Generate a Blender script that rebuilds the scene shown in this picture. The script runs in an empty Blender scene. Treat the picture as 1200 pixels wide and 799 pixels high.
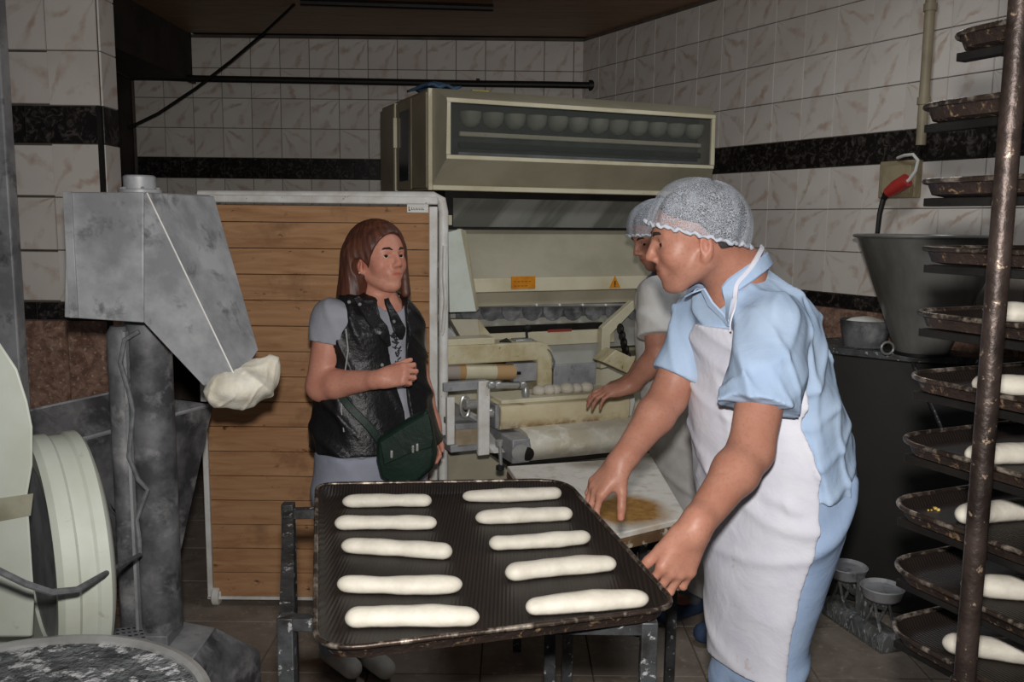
import bpy, bmesh, math, random
import numpy as np
from mathutils import Vector, Matrix

# ------------------------------------------------------------------ camera
F = 1050.0; PITCH = math.radians(7.65); ROLL = math.radians(0.6); CAMZ = 1.6
_fwd = np.array([0, math.cos(PITCH), -math.sin(PITCH)])
_up = np.array([0, math.sin(PITCH), math.cos(PITCH)])
_rt = np.array([1.0, 0, 0])
RT = math.cos(ROLL) * _rt + math.sin(ROLL) * _up
UP = math.cos(ROLL) * _up - math.sin(ROLL) * _rt
CAM = np.array([0, 0, CAMZ])
scene = bpy.context.scene
COL = scene.collection
cd = bpy.data.cameras.new('camera'); cam = bpy.data.objects.new('camera', cd); COL.objects.link(cam)
cd.sensor_width = 36; cd.lens = 36 * F / 1200; cd.clip_start = 0.05; cd.clip_end = 60
cam.matrix_world = Matrix(((RT[0], UP[0], -_fwd[0], 0), (RT[1], UP[1], -_fwd[1], 0), (RT[2], UP[2], -_fwd[2], CAMZ), (0, 0, 0, 1)))
scene.camera = cam
# ------------------------------------------------------------------ world, lamps, exposure
w = bpy.data.worlds.new('room_fill'); scene.world = w; w.use_nodes = True
w.node_tree.nodes['Background'].inputs[0].default_value = (0.80, 0.88, 1.0, 1)
w.node_tree.nodes['Background'].inputs[1].default_value = 0.045
def area(name, loc, size, power, color, target):
    l = bpy.data.lights.new(name, 'AREA'); l.shape = 'DISK'; l.size = size; l.energy = power; l.color = color
    o = bpy.data.objects.new(name, l); COL.objects.link(o); o.location = loc
    o.rotation_euler = (Vector(target) - Vector(loc)).to_track_quat('-Z', 'Y').to_euler(); return o
def flash(name, loc, power, target):
    l = bpy.data.lights.new(name, 'SPOT'); l.energy = power; l.shadow_soft_size = 0.03; l.spot_size = math.radians(105); l.spot_blend = 0.9; l.color = (1, 0.97, 0.94)
    o = bpy.data.objects.new(name, l); COL.objects.link(o); o.location = loc
    o.rotation_euler = (Vector(target) - Vector(loc)).to_track_quat('-Z', 'Y').to_euler(); return o
flash('camera_flash', (0.0, 0.0, CAMZ + 0.13), 185, (0.1, 3, 1.30))
area('ceiling_lamp_light', (0.9, 3.0, 2.78), 0.5, 10, (0.9, 0.95, 1.0), (0.9, 3.0, 0))
scene.view_settings.view_transform = 'Standard'; scene.view_settings.look = 'None'
scene.view_settings.gamma = 1; scene.view_settings.use_curve_mapping = False; scene.view_settings.exposure = 0.0

# ------------------------------------------------------------------ pixel -> place (measuring helpers)
def ray(px, py): return _fwd + RT * (px - 600) / F + UP * (399.5 - py) / F
def aty(px, py, Y): d = ray(px, py); return CAM + d * (Y / d[1])
def atz(px, py, Z): d = ray(px, py); return CAM + d * ((Z - CAMZ) / d[2])
def atpl(px, py, p0, n):
    d = ray(px, py); n = np.array(n, float); return CAM + d * (np.dot(np.array(p0) - CAM, n) / np.dot(d, n))
class Frame:
    """upright local frame: x along yaw, y away, z up"""
    def __init__(s, o, yaw):
        s.o = np.array(o, float); s.yaw = yaw; c, t = math.cos(yaw), math.sin(yaw)
        s.x = np.array([c, t, 0]); s.y = np.array([-t, c, 0]); s.z = np.array([0, 0, 1.0])
    def loc(s, P): q = np.array(P) - s.o; return np.array([q @ s.x, q @ s.y, q[2]])
    def PL(s, px, py, c): return s.loc(atpl(px, py, s.o + s.y * c, s.y))
    def PZ(s, px, py, z): return s.loc(atz(px, py, z + s.o[2]))
    def W(s, q): return s.o + s.x * q[0] + s.y * q[1] + s.z * q[2]

# ------------------------------------------------------------------ objects
def tag(o, label=None, cat=None, group=None, kind=None):
    if label: o['label'] = label
    if cat: o['category'] = cat
    if group: o['group'] = group
    if kind: o['kind'] = kind
    return o
def empty(name, loc=(0, 0, 0), yaw=0.0, parent=None):
    o = bpy.data.objects.new(name, None); COL.objects.link(o); o.location = loc; o.rotation_euler = (0, 0, yaw)
    o.empty_display_size = 0.05
    if parent: o.parent = parent
    return o
class MB:
    def __init__(s): s.v = []; s.f = []
    def shift(s, o): s.v = [tuple(a - b for a, b in zip(v, o)) for v in s.v]; return s
    def add(s, vs, fs):
        n = len(s.v); s.v += [tuple(float(c) for c in v) for v in vs]; s.f += [tuple(i + n for i in f) for f in fs]; return s
    def hexa(s, a, b):
        """two matching polygons joined into a solid"""
        n = len(a); vs = list(a) + list(b)
        fs = [tuple(range(n))[::-1], tuple(range(n, 2 * n))] + [(i, (i + 1) % n, n + (i + 1) % n, n + i) for i in range(n)]
        return s.add(vs, fs)
    def box(s, x0, x1, y0, y1, z0, z1):
        return s.hexa([(x0, y0, z0), (x1, y0, z0), (x1, y1, z0), (x0, y1, z0)], [(x0, y0, z1), (x1, y0, z1), (x1, y1, z1), (x0, y1, z1)])
    def boxr(s, c, size, R=None):
        R = np.eye(3) if R is None else np.array(R); h = np.array(size) / 2; c = np.array(c)
        q = [(-1, -1), (1, -1), (1, 1), (-1, 1)]
        return s.hexa([c + R @ (h * (a, b, -1)) for a, b in q], [c + R @ (h * (a, b, 1)) for a, b in q])
    def prof(s, poly, x0, x1):
        """poly in (y,z) swept along x"""
        return s.hexa([(x0, y, z) for y, z in poly], [(x1, y, z) for y, z in poly])
    def tube(s, pts, r, n=10, closed=False, caps=True):
        pts = [np.array(p, float) for p in pts]; m = len(pts); rs = r if hasattr(r, '__len__') else [r] * m
        rings = []; prev = None
        for i, p in enumerate(pts):
            a = pts[(i - 1) % m] if (i > 0 or closed) else p; b = pts[(i + 1) % m] if (i < m - 1 or closed) else p
            t = b - a; t = t / (np.linalg.norm(t) + 1e-9)
            if prev is None:
                u = np.cross(t, [0, 0, 1.0]); u = u if np.linalg.norm(u) > .1 else np.cross(t, [1.0, 0, 0])
            else: u = prev - t * (prev @ t)
            u /= np.linalg.norm(u) + 1e-9; prev = u; v = np.cross(t, u)
            rings.append([p + rs[i] * (u * math.cos(2 * math.pi * k / n) + v * math.sin(2 * math.pi * k / n)) for k in range(n)])
        vs = [q for g in rings for q in g]; fs = []
        for i in range(m if closed else m - 1):
            j = (i + 1) % m
            fs += [(i * n + k, i * n + (k + 1) % n, j * n + (k + 1) % n, j * n + k) for k in range(n)]
        if caps and not closed: fs += [tuple(range(n))[::-1], tuple(range((m - 1) * n, m * n))]
        return s.add(vs, fs)
    def lathe(s, prof, c=(0, 0, 0), axis=(0, 0, 1), n=32, a0=0, a1=2 * math.pi):
        """prof: list of (r, h) along the axis"""
        ax = np.array(axis, float); ax /= np.linalg.norm(ax); u = np.cross(ax, [0, 0, 1.0]); u = u if np.linalg.norm(u) > .1 else np.array([1.0, 0, 0])
        u /= np.linalg.norm(u); v = np.cross(ax, u); c = np.array(c, float); full = abs(a1 - a0 - 2 * math.pi) < 1e-6; k_ = n if full else n + 1
        vs = []
        for r, h in prof:
            for k in range(k_):
                a = a0 + (a1 - a0) * k / n; vs.append(c + ax * h + r * (u * math.cos(a) + v * math.sin(a)))
        fs = []
        for i in range(len(prof) - 1):
            for k in range(k_ if full else n):
                fs.append((i * k_ + k, i * k_ + (k + 1) % k_, (i + 1) * k_ + (k + 1) % k_, (i + 1) * k_ + k))
        if full:
            if prof[0][0] > 1e-6: fs.append(tuple(range(k_))[::-1])
            if prof[-1][0] > 1e-6: fs.append(tuple(range((len(prof) - 1) * k_, len(prof) * k_)))
        return s.add(vs, fs)
    def mesh(s, name, mat, smooth=None):
        me = bpy.data.meshes.new(name); me.from_pydata(s.v, [], s.f); me.materials.append(mat)
        bm = bmesh.new(); bm.from_mesh(me); bmesh.ops.remove_doubles(bm, verts=bm.verts, dist=1e-6); bmesh.ops.recalc_face_normals(bm, faces=bm.faces)
        if smooth is not None:
            for f in bm.faces: f.smooth = True
            for e in bm.edges:
                if len(e.link_faces) == 2 and e.calc_face_angle(0) > smooth: e.smooth = False
        bm.to_mesh(me); bm.free(); return me
    def build(s, name, mat, parent=None, bevel=0, smooth=0.6):
        o = bpy.data.objects.new(name, s.mesh(name, mat, smooth)); COL.objects.link(o)
        if parent: o.parent = parent
        if bevel:
            b = o.modifiers.new('bevel', 'BEVEL'); b.width = bevel; b.segments = 2; b.limit_method = 'ANGLE'; b.angle_limit = 0.6; b.harden_normals = False
        return o
def dup(o, parent=None):
    c = o.copy(); COL.objects.link(c)
    if parent: c.parent = parent
    for ch in [x for x in bpy.data.objects if x.parent == o]: dup(ch, c)
    return c

# ------------------------------------------------------------------ materials
def lin(c):
    return tuple(((x / 255) / 12.92 if x / 255 <= .04045 else ((x / 255 + .055) / 1.055) ** 2.4) for x in c) + (1,)
class Nt:
    def __init__(s, name):
        s.m = bpy.data.materials.new(name); s.m.use_nodes = True; s.t = s.m.node_tree; s.b = s.t.nodes['Principled BSDF']
        s.tc = s.t.nodes.new('ShaderNodeTexCoord'); s.oi = None
    def n(s, typ, **kw):
        q = s.t.nodes.new(typ)
        for k, v in kw.items():
            if hasattr(q, k) and k not in q.inputs: setattr(q, k, v)
            else: q.inputs[k].default_value = v
        return q
    def l(s, a, b): s.t.links.new(a, b)
    def co(s, rnd=True, stretch=None):
        out = s.tc.outputs['Object']
        if rnd:
            s.oi = s.oi or s.n('ShaderNodeObjectInfo'); m = s.n('ShaderNodeMath', operation='MULTIPLY'); m.inputs[1].default_value = 37.0
            s.l(s.oi.outputs['Random'], m.inputs[0]); a = s.n('ShaderNodeVectorMath', operation='ADD'); s.l(out, a.inputs[0]); s.l(m.outputs[0], a.inputs[1]); out = a.outputs[0]
        if stretch:
            mp = s.n('ShaderNodeMapping'); mp.inputs['Scale'].default_value = stretch; s.l(out, mp.inputs[0]); out = mp.outputs[0]
        return out
    def noise(s, co, scale, detail=4, rough=.55, dist=0):
        q = s.n('ShaderNodeTexNoise', Scale=scale, Detail=detail, Roughness=rough, Distortion=dist); s.l(co, q.inputs['Vector']); return q.outputs['Fac']
    def ramp(s, fac, a, b, ca=None, cb=None):
        r = s.n('ShaderNodeValToRGB'); r.color_ramp.elements[0].position = a; r.color_ramp.elements[1].position = b
        r.color_ramp.elements[0].color = ca or (0, 0, 0, 1); r.color_ramp.elements[1].color = cb or (1, 1, 1, 1); s.l(fac, r.inputs[0]); return r.outputs[0]
    def mix(s, fac, a, b, blend='MIX'):
        q = s.n('ShaderNodeMix'); q.data_type = 'RGBA'; q.blend_type = blend
        for sock, v in ((q.inputs[0], fac), (q.inputs[6], a), (q.inputs[7], b)):
            if hasattr(v, 'links') or hasattr(v, 'is_linked'): s.l(v, sock)
            else: sock.default_value = v
        return q.outputs[2]
    def bump(s, fac, strength=.3, dist=.01):
        q = s.n('ShaderNodeBump', Strength=strength, Distance=dist); s.l(fac, q.inputs['Height']); s.l(q.outputs[0], s.b.inputs['Normal']); return q
def pm(name, c1, c2=None, scale=8, rough=.6, metal=0, lo=.4, hi=.65, c3=None, scale3=30, lo3=.6, hi3=.7, bump=.0, bscale=60, bdist=.004, stretch=None, spec=.4, detail=5):
    """base colour, a second colour in broad patches, a third in small spots (wear, dirt, flour), fine relief"""
    t = Nt(name); co = t.co(True, stretch); col = lin(c1)
    if c2: col = t.mix(t.ramp(t.noise(co, scale, detail, .6), lo, hi), lin(c1), lin(c2))
    if c3: col = t.mix(t.ramp(t.noise(co, scale3, 5, .65, .3), lo3, hi3), col, lin(c3))
    if hasattr(col, 'links'): t.l(col, t.b.inputs['Base Color'])
    else: t.b.inputs['Base Color'].default_value = col
    t.b.inputs['Roughness'].default_value = rough; t.b.inputs['Metallic'].default_value = metal; t.b.inputs['Specular IOR Level'].default_value = spec
    if bump: t.bump(t.noise(co, bscale, 3), bump, bdist)
    return t.m
MT = {}
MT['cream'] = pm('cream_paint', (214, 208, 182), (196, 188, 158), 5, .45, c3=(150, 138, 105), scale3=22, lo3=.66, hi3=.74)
MT['cream_dirty'] = pm('cream_paint_worn', (205, 197, 165), (176, 160, 120), 9, .6, c3=(110, 84, 46), scale3=30, lo3=.62, hi3=.7, bump=.2)
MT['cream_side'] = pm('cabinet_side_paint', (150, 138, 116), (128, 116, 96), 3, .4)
MT['beige_cover'] = pm('cover_paint', (178, 172, 150), (162, 156, 134), 4, .45)
MT['white_paint'] = pm('white_paint', (226, 226, 222), (205, 200, 192), 12, .45, c3=(120, 105, 85), scale3=45, lo3=.66, hi3=.71)
MT['mixer'] = pm('mixer_paint', (204, 209, 198), (190, 194, 178), 4, .4, c3=(150, 150, 128), scale3=14, lo3=.64, hi3=.76)
MT['galv'] = pm('floury_galvanised_steel', (170, 171, 173), (132, 133, 136), 7, .5, .12, .38, .62, c3=(98, 99, 102), scale3=9, lo3=.56, hi3=.68, bump=.15, bscale=40)
MT['galv_dark'] = pm('floury_dark_steel', (118, 118, 120), (70, 70, 72), 7, .55, .12, .4, .6, c3=(164, 164, 164), scale3=9, lo3=.52, hi3=.74, bump=.15, bscale=40)
MT['steel'] = pm('stainless_steel', (186, 186, 184), (160, 160, 157), 10, .3, .45, stretch=(1, 1, .15))
MT['steel_dark'] = pm('dark_stainless', (142, 142, 138), (104, 104, 100), 4, .3, .3, stretch=(1, 1, .2))
MT['stand'] = pm('worn_grey_bar', (74, 76, 78), (44, 42, 40), 18, .5, .5, c3=(190, 190, 190), scale3=50, lo3=.6, hi3=.68, bump=.3)
MT['black_iron'] = pm('black_iron', (34, 32, 30), (22, 20, 19), 10, .5, .3, bump=.2)
MT['rack_pole'] = pm('brown_burnt_steel', (66, 55, 50), (38, 30, 26), 16, .45, .5, c3=(150, 130, 110), scale3=60, lo3=.62, hi3=.68, bump=.4, bscale=90)
MT['black_paint'] = pm('black_cabinet_paint', (33, 32, 30), (25, 24, 22), 3, .6)
MT['rubber'] = pm('black_rubber', (28, 28, 28), None, rough=.7)
MT['cable'] = pm('grey_cable', (120, 122, 124), (90, 92, 94), 30, .6)
MT['white_cable'] = pm('white_cable', (205, 205, 200), None, rough=.5)
MT['red_plug'] = pm('red_plug', (170, 52, 48), None, rough=.4)
MT['socket_box'] = pm('beige_box', (150, 138, 110), (128, 116, 92), 10, .6)
MT['pipe_paint'] = pm('painted_pipe', (150, 140, 116), (132, 122, 100), 6, .5)
MT['dough'] = pm('raw_dough', (194, 188, 174), (206, 200, 187), 30, .6, bump=.5, bscale=28, bdist=.005, c3=(178, 170, 150), scale3=18, lo3=.6, hi3=.8)
MT['flour'] = pm('flour', (236, 234, 228), (222, 218, 206), 20, .9, bump=.5, bscale=70)
MT['cloth'] = pm('cream_cloth', (232, 228, 214), (214, 206, 186), 14, .9, bump=.3, bscale=120)
MT['belt'] = pm('floury_canvas_belt', (206, 202, 188), (188, 180, 158), 6, .85, c3=(226, 222, 210), scale3=14, lo3=.5, hi3=.7, bump=.3, bscale=150)
MT['orange'] = pm('orange_sticker', (214, 140, 30), (196, 122, 24), 30, .5)
MT['ink'] = pm('dark_ink', (60, 40, 20), None, rough=.6)
MT['sticker'] = pm('white_sticker', (226, 226, 220), None, rough=.5)
MT['blue_cloth'] = pm('blue_cloth', (70, 96, 122), (50, 72, 96), 20, .9)
MT['yellow_tape'] = pm('yellow_strip', (176, 168, 74), (140, 132, 60), 20, .6)
t = Nt('window_glass'); t.b.inputs['Base Color'].default_value = (.10, .11, .10, 1); t.b.inputs['Roughness'].default_value = .08; t.b.inputs['Alpha'].default_value = .28; MT['glass'] = t.m
# ------------------------------------------------------------------ the room
def tile_mat():
    t = Nt('leaf_patterned_tile'); co = t.tc.outputs['Object']
    d = t.n('ShaderNodeVectorMath', operation='ADD'); d.inputs[1].default_value = (.1, 0, .1); t.l(co, d.inputs[0])
    ln = t.n('ShaderNodeSeparateXYZ'); t.l(d.outputs[0], ln.inputs[0])
    at = t.n('ShaderNodeMath', operation='ARCTAN2'); t.l(ln.outputs[0], at.inputs[0]); t.l(ln.outputs[2], at.inputs[1])
    nz = t.noise(t.co(True), 9, 4, .6, .6)
    m1 = t.n('ShaderNodeMath', operation='MULTIPLY'); m1.inputs[1].default_value = 9.0; t.l(at.outputs[0], m1.inputs[0])
    m2 = t.n('ShaderNodeMath', operation='MULTIPLY_ADD'); m2.inputs[1].default_value = 7.0; t.l(nz, m2.inputs[0]); t.l(m1.outputs[0], m2.inputs[2])
    sn = t.n('ShaderNodeMath', operation='SINE'); t.l(m2.outputs[0], sn.inputs[0])
    fac = t.ramp(sn.outputs[0], .35, 1.0)
    t2 = t.ramp(t.noise(t.co(True), 14, 3), .38, .68)
    f = t.n('ShaderNodeMath', operation='MULTIPLY'); t.l(fac, f.inputs[0]); t.l(t2, f.inputs[1])
    base = t.mix(t.ramp(t.noise(t.co(True), 2.5, 3), .3, .7), lin((212, 206, 198)), lin((196, 188, 180)))
    t.l(t.mix(f.outputs[0], base, lin((178, 158, 144))), t.b.inputs['Base Color'])
    t.b.inputs['Roughness'].default_value = .42; t.b.inputs['Specular IOR Level'].default_value = .25
    return t.m
def dark_band_mat():
    t = Nt('black_marble_tile'); co = t.co(True)
    v = t.ramp(t.noise(co, 26, 7, .7, 1.5), .5, .66)
    t.l(t.mix(v, lin((24, 21, 20)), lin((78, 72, 68))), t.b.inputs['Base Color']); t.b.inputs['Roughness'].default_value = .3; t.b.inputs['Specular IOR Level'].default_value = .3
    return t.m
def granite_mat():
    t = Nt('brown_granite_slab'); co = t.co(True)
    c = t.mix(t.ramp(t.noise(co, 22, 6, .7, .8), .42, .6), lin((148, 118, 102)), lin((106, 80, 68)))
    c = t.mix(t.ramp(t.noise(co, 60, 5, .7), .56, .68), c, lin((186, 166, 146)))
    t.l(c, t.b.inputs['Base Color']); t.b.inputs['Roughness'].default_value = .35; t.b.inputs['Specular IOR Level'].default_value = .3
    return t.m
def floor_mat():
    t = Nt('worn_floor_tile'); co = t.co(True)
    c = t.mix(t.ramp(t.noise(co, 5, 6, .65, .5), .35, .68), lin((142, 130, 118)), lin((112, 100, 90)))
    c = t.mix(t.ramp(t.noise(co, 30, 6, .7), .56, .7), c, lin((160, 148, 134)))
    t.l(c, t.b.inputs['Base Color']); t.b.inputs['Roughness'].default_value = .7; t.bump(t.noise(co, 40, 4), .2, .003)
    return t.m
def ceil_mat():
    t = Nt('veneered_ceiling_board'); co = t.co(True, (1, 14, 1))
    c = t.mix(t.ramp(t.noise(co, 4, 5, .6), .35, .65), lin((150, 118, 88)), lin((120, 90, 64)))
    t.l(c, t.b.inputs['Base Color']); t.b.inputs['Roughness'].default_value = .5
    return t.m
M_TILE, M_BAND, M_GRAN, M_FLOOR, M_CEIL = tile_mat(), dark_band_mat(), granite_mat(), floor_mat(), ceil_mat()
M_GROUT = pm('grout', (92, 84, 76), (70, 62, 56), 6, .9)
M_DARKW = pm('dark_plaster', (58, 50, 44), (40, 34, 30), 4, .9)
HC = 2.83
_cache = {}
def slab_mesh(w_, h_, mat, name):
    k = (round(w_, 3), round(h_, 3), mat.name)
    if k not in _cache:
        m = MB(); a, b = w_ / 2, h_ / 2; e = .002
        m.hexa([(-a, 0, -b), (a, 0, -b), (a, 0, b), (-a, 0, b)], [(-a + e, -.006, -b + e), (a - e, -.006, -b + e), (a - e, -.006, b - e), (-a + e, -.006, b - e)])
        _cache[k] = m.mesh(name, mat)
    return _cache[k]
def tile_wall(root, length, s0, zs, tw=.2, only=None):
    """root: wall object whose local x runs along the wall face (y=0), z up. zs: rows (z0, z1, kind)"""
    for z0, z1, kind in zs:
        name, mat, tw_ = {'t': ('tile', M_TILE, tw), 'b': ('border_tile', M_BAND, tw * 1.5), 'g': ('granite_slab', M_GRAN, .4), 'k': ('border_tile', M_BAND, tw * 1.5)}[kind]
        x = s0; i = 0
        while x < length - .01:
            x1 = min(x + tw_, length); g = .0022
            o = bpy.data.objects.new(name, slab_mesh(x1 - x - g, z1 - z0 - g, mat, name)); COL.objects.link(o); o.parent = root
            o.location = ((x + x1) / 2, -.001, (z0 + z1) / 2)
            if kind == 't' and abs(x1 - x - (z1 - z0)) < .02:
                o.rotation_euler = (0, math.pi / 2 * ((i % 2) + 2 * (int(round(z0 / .2)) % 2) * (1 if i % 2 == 0 else 0.5)), 0)
            x = x1; i += 1
rows = [(2.01, 2.21, 't'), (2.21, 2.41, 't'), (2.41, 2.61, 't'), (2.61, 2.81, 't'), (1.87, 2.01, 'b'), (1.67, 1.87, 't'), (1.47, 1.67, 't'), (1.27, 1.47, 't'), (1.20, 1.27, 'k'), (.8, 1.2, 'g'), (.4, .8, 'g'), (0.0, .4, 'g')]
# back wall, frontal, at y = 6.3; corner with the right wall at x = CX
YB = 6.3
CX = aty(684, 60, YB)[0]
wb = MB().box(0, CX + 2.62, 0, .15, 0, HC).build('wall_back', M_GROUT); wb.location = (-2.62, YB, 0); tag(wb, kind='structure')
tile_wall(wb, CX + 2.62, .02, rows[:8] + [(1.2, 1.27, 'k')])
# right wall runs from the back corner towards the camera
RD = np.array([math.sin(math.radians(28.6)), -math.cos(math.radians(28.6)), 0]); RN = np.array([-math.cos(math.radians(28.6)), -math.sin(math.radians(28.6)), 0])
L_R = 4.6
wr = MB().box(0, L_R, 0, .15, 0, HC).build('wall_right', M_GROUT); wr.location = (CX, YB, 0); wr.rotation_euler = (0, 0, math.atan2(RD[1], RD[0])); tag(wr, kind='structure')
tile_wall(wr, 3.7, .0, rows)
FR_R = Frame((CX, YB, 0), math.atan2(RD[1], RD[0]))
# floor
fl = MB().box(-3.2, 3.4, .3, YB + .1, -.1, -.006).build('floor', M_GROUT); tag(fl, kind='structure')
fm = MB(); a = .1985
fm.hexa([(-a, -a, -.006), (a, -a, -.006), (a, a, -.006), (-a, a, -.006)], [(-a + .002, -a + .002, 0), (a - .002, -a + .002, 0), (a - .002, a - .002, 0), (-a + .002, a - .002, 0)])
fme = fm.mesh('floor_tile', M_FLOOR)
for i in range(-7, 8):
    for j in range(2, 16):
        if abs(i * .4) > .62 * (j * .4) + .75: continue
        o = bpy.data.objects.new('floor_tile', fme); COL.objects.link(o); o.parent = fl; o.location = (i * .4 + .1, j * .4, 0)
# ceiling: veneered boards
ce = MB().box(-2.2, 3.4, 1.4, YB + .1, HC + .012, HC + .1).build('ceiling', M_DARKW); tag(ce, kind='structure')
cm = MB().box(-2.8, 2.8, -.124, .124, 0, .012).mesh('ceiling_board', M_CEIL)
for j in range(19):
    o = bpy.data.objects.new('ceiling_board', cm); COL.objects.link(o); o.parent = ce; o.location = (.6, 1.5 + .25 * j + .12, HC)
# dark beam on the left, left side wall of the back room
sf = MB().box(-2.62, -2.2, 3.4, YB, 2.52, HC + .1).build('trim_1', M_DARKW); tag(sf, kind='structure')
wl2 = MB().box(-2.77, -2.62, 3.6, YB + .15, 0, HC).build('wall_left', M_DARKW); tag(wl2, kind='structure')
# tiled stub wall nearer on the left
P0 = aty(118, 125, 3.45)[0]
ws = MB().box(0, 1.2, 0, .14, 0, HC).build('wall_partition', M_GROUT); ws.location = (P0 - 1.2, 3.45, 0); tag(ws, kind='structure')
tile_wall(ws, 1.2, 1.2 - .19 * 3, rows, .19)
# its side face, narrow tiles
side = MB()
se = empty('side_face', (1.2, 0, 0), math.pi / 2, ws)
for z0, z1, kind in rows:
    mat = {'t': M_TILE, 'b': M_BAND, 'g': M_GRAN, 'k': M_BAND}[kind]
    o = bpy.data.objects.new('edge_tile', slab_mesh(.13, z1 - z0 - .002, mat, 'edge_tile')); COL.objects.link(o); o.parent = se; o.location = (.07, -.001, (z0 + z1) / 2)
cs = MB().box(-.012, .004, -.012, .006, 0, 2.01).build('corner_strip', MT['black_iron'], ws); cs.location = (1.2 - .0, -.0, 0)
# steel door post at the far left
p = aty(12, 300, 3.2)
dp = MB(); dp.box(-.035, .035, -.03, .03, 0, HC); sp = dp.build('steel_door_post', MT['galv'], bevel=.006); sp.location = (p[0] - .035 + .025, 3.2, 0)
tag(sp, 'stainless steel upright post at the far left edge beside the tiled partition', 'post')
# pipes and wires
pp = [aty(135, 80, 5.9), aty(152, 89, 6.2), aty(230, 92, 6.2), aty(400, 95, 6.2), aty(560, 98, 6.2), aty(640, 99, 6.2), aty(694, 100, 6.2)]
dpipe = empty('black_pipe')
MB().tube(pp, .022, 10).build('pipe', MT['black_iron'], dpipe)
MB().tube([aty(690, 100, 6.2), aty(702, 100, 6.2)], .036, 12).build('end_cap', MT['black_iron'], dpipe)
for px in (222, 380, 560):
    q = aty(px, 94, 6.2); MB().box(q[0] - .012, q[0] + .012, 6.2, YB, q[2] - .012, q[2] + .012).build('bracket', MT['black_iron'], dpipe)
tag(dpipe, 'black pipe running level along the back wall above the machine', 'pipe')
wpts = [aty(150, 150, 5.9), aty(185, 133, 5.9), aty(230, 103, 5.9), aty(270, 72, 5.8), aty(310, 38, 5.7), np.array([aty(345, 8, 5.4)[0], 5.4, HC - .003])]
tag(MB().tube(wpts, .009, 8).build('sagging_wire', MT['black_iron']), 'dark wire slanting from the left corner up to the ceiling', 'wire')
a0 = atz(352, 2, HC - .02); a1 = atz(578, 9, HC - .02)
tag(MB().tube([a0, a1], .02, 8).build('ceiling_conduit', MT['black_iron']), 'short black conduit fixed to the ceiling boards', 'conduit')
q = aty(143, 167, 5.75); tag(MB().box(-2.62, -2.59, q[1] - .05, q[1] + .05, q[2] - .08, q[2] + .05).build('switch_box', MT['sticker'], bevel=.004), 'small pale switch box in the dark corner behind the partition', 'switch box')
# pipe, box, plug on the right wall
def on_r(px, py, off=0.0): return atpl(px, py, np.array([CX, YB, 0]) + RN * off, RN)
vp = empty('wall_pipe')
a0 = on_r(1079, 170, .04); top = a0.copy(); top[2] = HC
MB().tube([a0, top], .021, 12).build('pipe', MT['pipe_paint'], vp)
for z in (2.12, 2.5):
    c = a0.copy(); c[2] = z; MB().tube([c - (0, 0, .015), c + (0, 0, .015)], .027, 12).build('clamp', MT['pipe_paint'], vp)
tag(vp, 'beige painted pipe running up the right tiled wall', 'pipe')
A = FR_R.loc(on_r(1040, 190)); B = FR_R.loc(on_r(1080, 232))
jb = MB(); jb.box(A[0], B[0], -.05, 0, B[2], A[2]); jo = jb.build('junction_box', MT['socket_box'], bevel=.006); jo.location = (CX, YB, 0); jo.rotation_euler = wr.rotation_euler
MB().box(A[0] + .02, B[0] - .02, -.056, -.049, B[2] + .02, A[2] - .02).build('cover_plate', MT['socket_box'], jo, bevel=.003)
tag(jo, 'beige electrical box on the right wall below the black border', 'electrical box')
pc = empty('extension_cord')
MB().tube([on_r(1052, 185, .06), on_r(1060, 182, .09), on_r(1070, 181, .1), on_r(1076, 188, .1), on_r(1073, 200, .1), on_r(1066, 210, .1), on_r(1059, 216, .1)], .007, 8).build('cable', MT['white_cable'], pc)
MB().tube([on_r(1063, 211, .1), on_r(1050, 219, .1), on_r(1040, 226, .1)], [.03, .03, .022], 14).build('plug', MT['red_plug'], pc)
MB().tube([on_r(1041, 224, .1), on_r(1035, 234, .1), on_r(1031, 250, .12), on_r(1028, 275, .14)], [.018, .012, .011, .01], 8).build('flex', MT['black_iron'], pc)
tag(pc, 'white looped cable with red plug hanging from the wall box', 'cord')
rng = random.Random(7)
# ------------------------------------------------------------------ baking tray, rolls, stand
M_TRAY = None
def tray_mat():
    t = Nt('ribbed_black_tray'); co = t.tc.outputs['Object']
    wv = t.n('ShaderNodeTexWave', Scale=46.0, Distortion=0.0); wv.bands_direction = 'X'; t.l(co, wv.inputs['Vector'])
    c = t.mix(t.ramp(t.noise(co, 6, 5, .6), .35, .7), lin((26, 22, 20)), lin((38, 30, 26)))
    t.l(c, t.b.inputs['Base Color']); t.b.inputs['Roughness'].default_value = .45; t.b.inputs['Specular IOR Level'].default_value = .3
    t.bump(wv.outputs['Fac'], .35, .002); return t.m
M_TRAY = tray_mat()
M_RIM = pm('worn_tray_rim', (74, 62, 54), (44, 36, 32), 12, .4, .6, c3=(170, 158, 144), scale3=30, lo3=.5, hi3=.66, bump=.3)
M_RIMB = pm('burnt_tray_side', (52, 40, 34), (36, 28, 25), 14, .6, .2, c3=(140, 114, 86), scale3=60, lo3=.57, hi3=.68, bump=.7, bscale=110)
def rrect(hx, hy, r, n=7):
    out = []
    for cx, cy, a0 in ((hx - r, hy - r, 0), (-hx + r, hy - r, 90), (-hx + r, -hy + r, 180), (hx - r, -hy + r, 270)):
        for k in range(n + 1):
            a = math.radians(a0 + 90 * k / n); out.append((cx + r * math.cos(a), cy + r * math.sin(a)))
    return out
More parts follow.
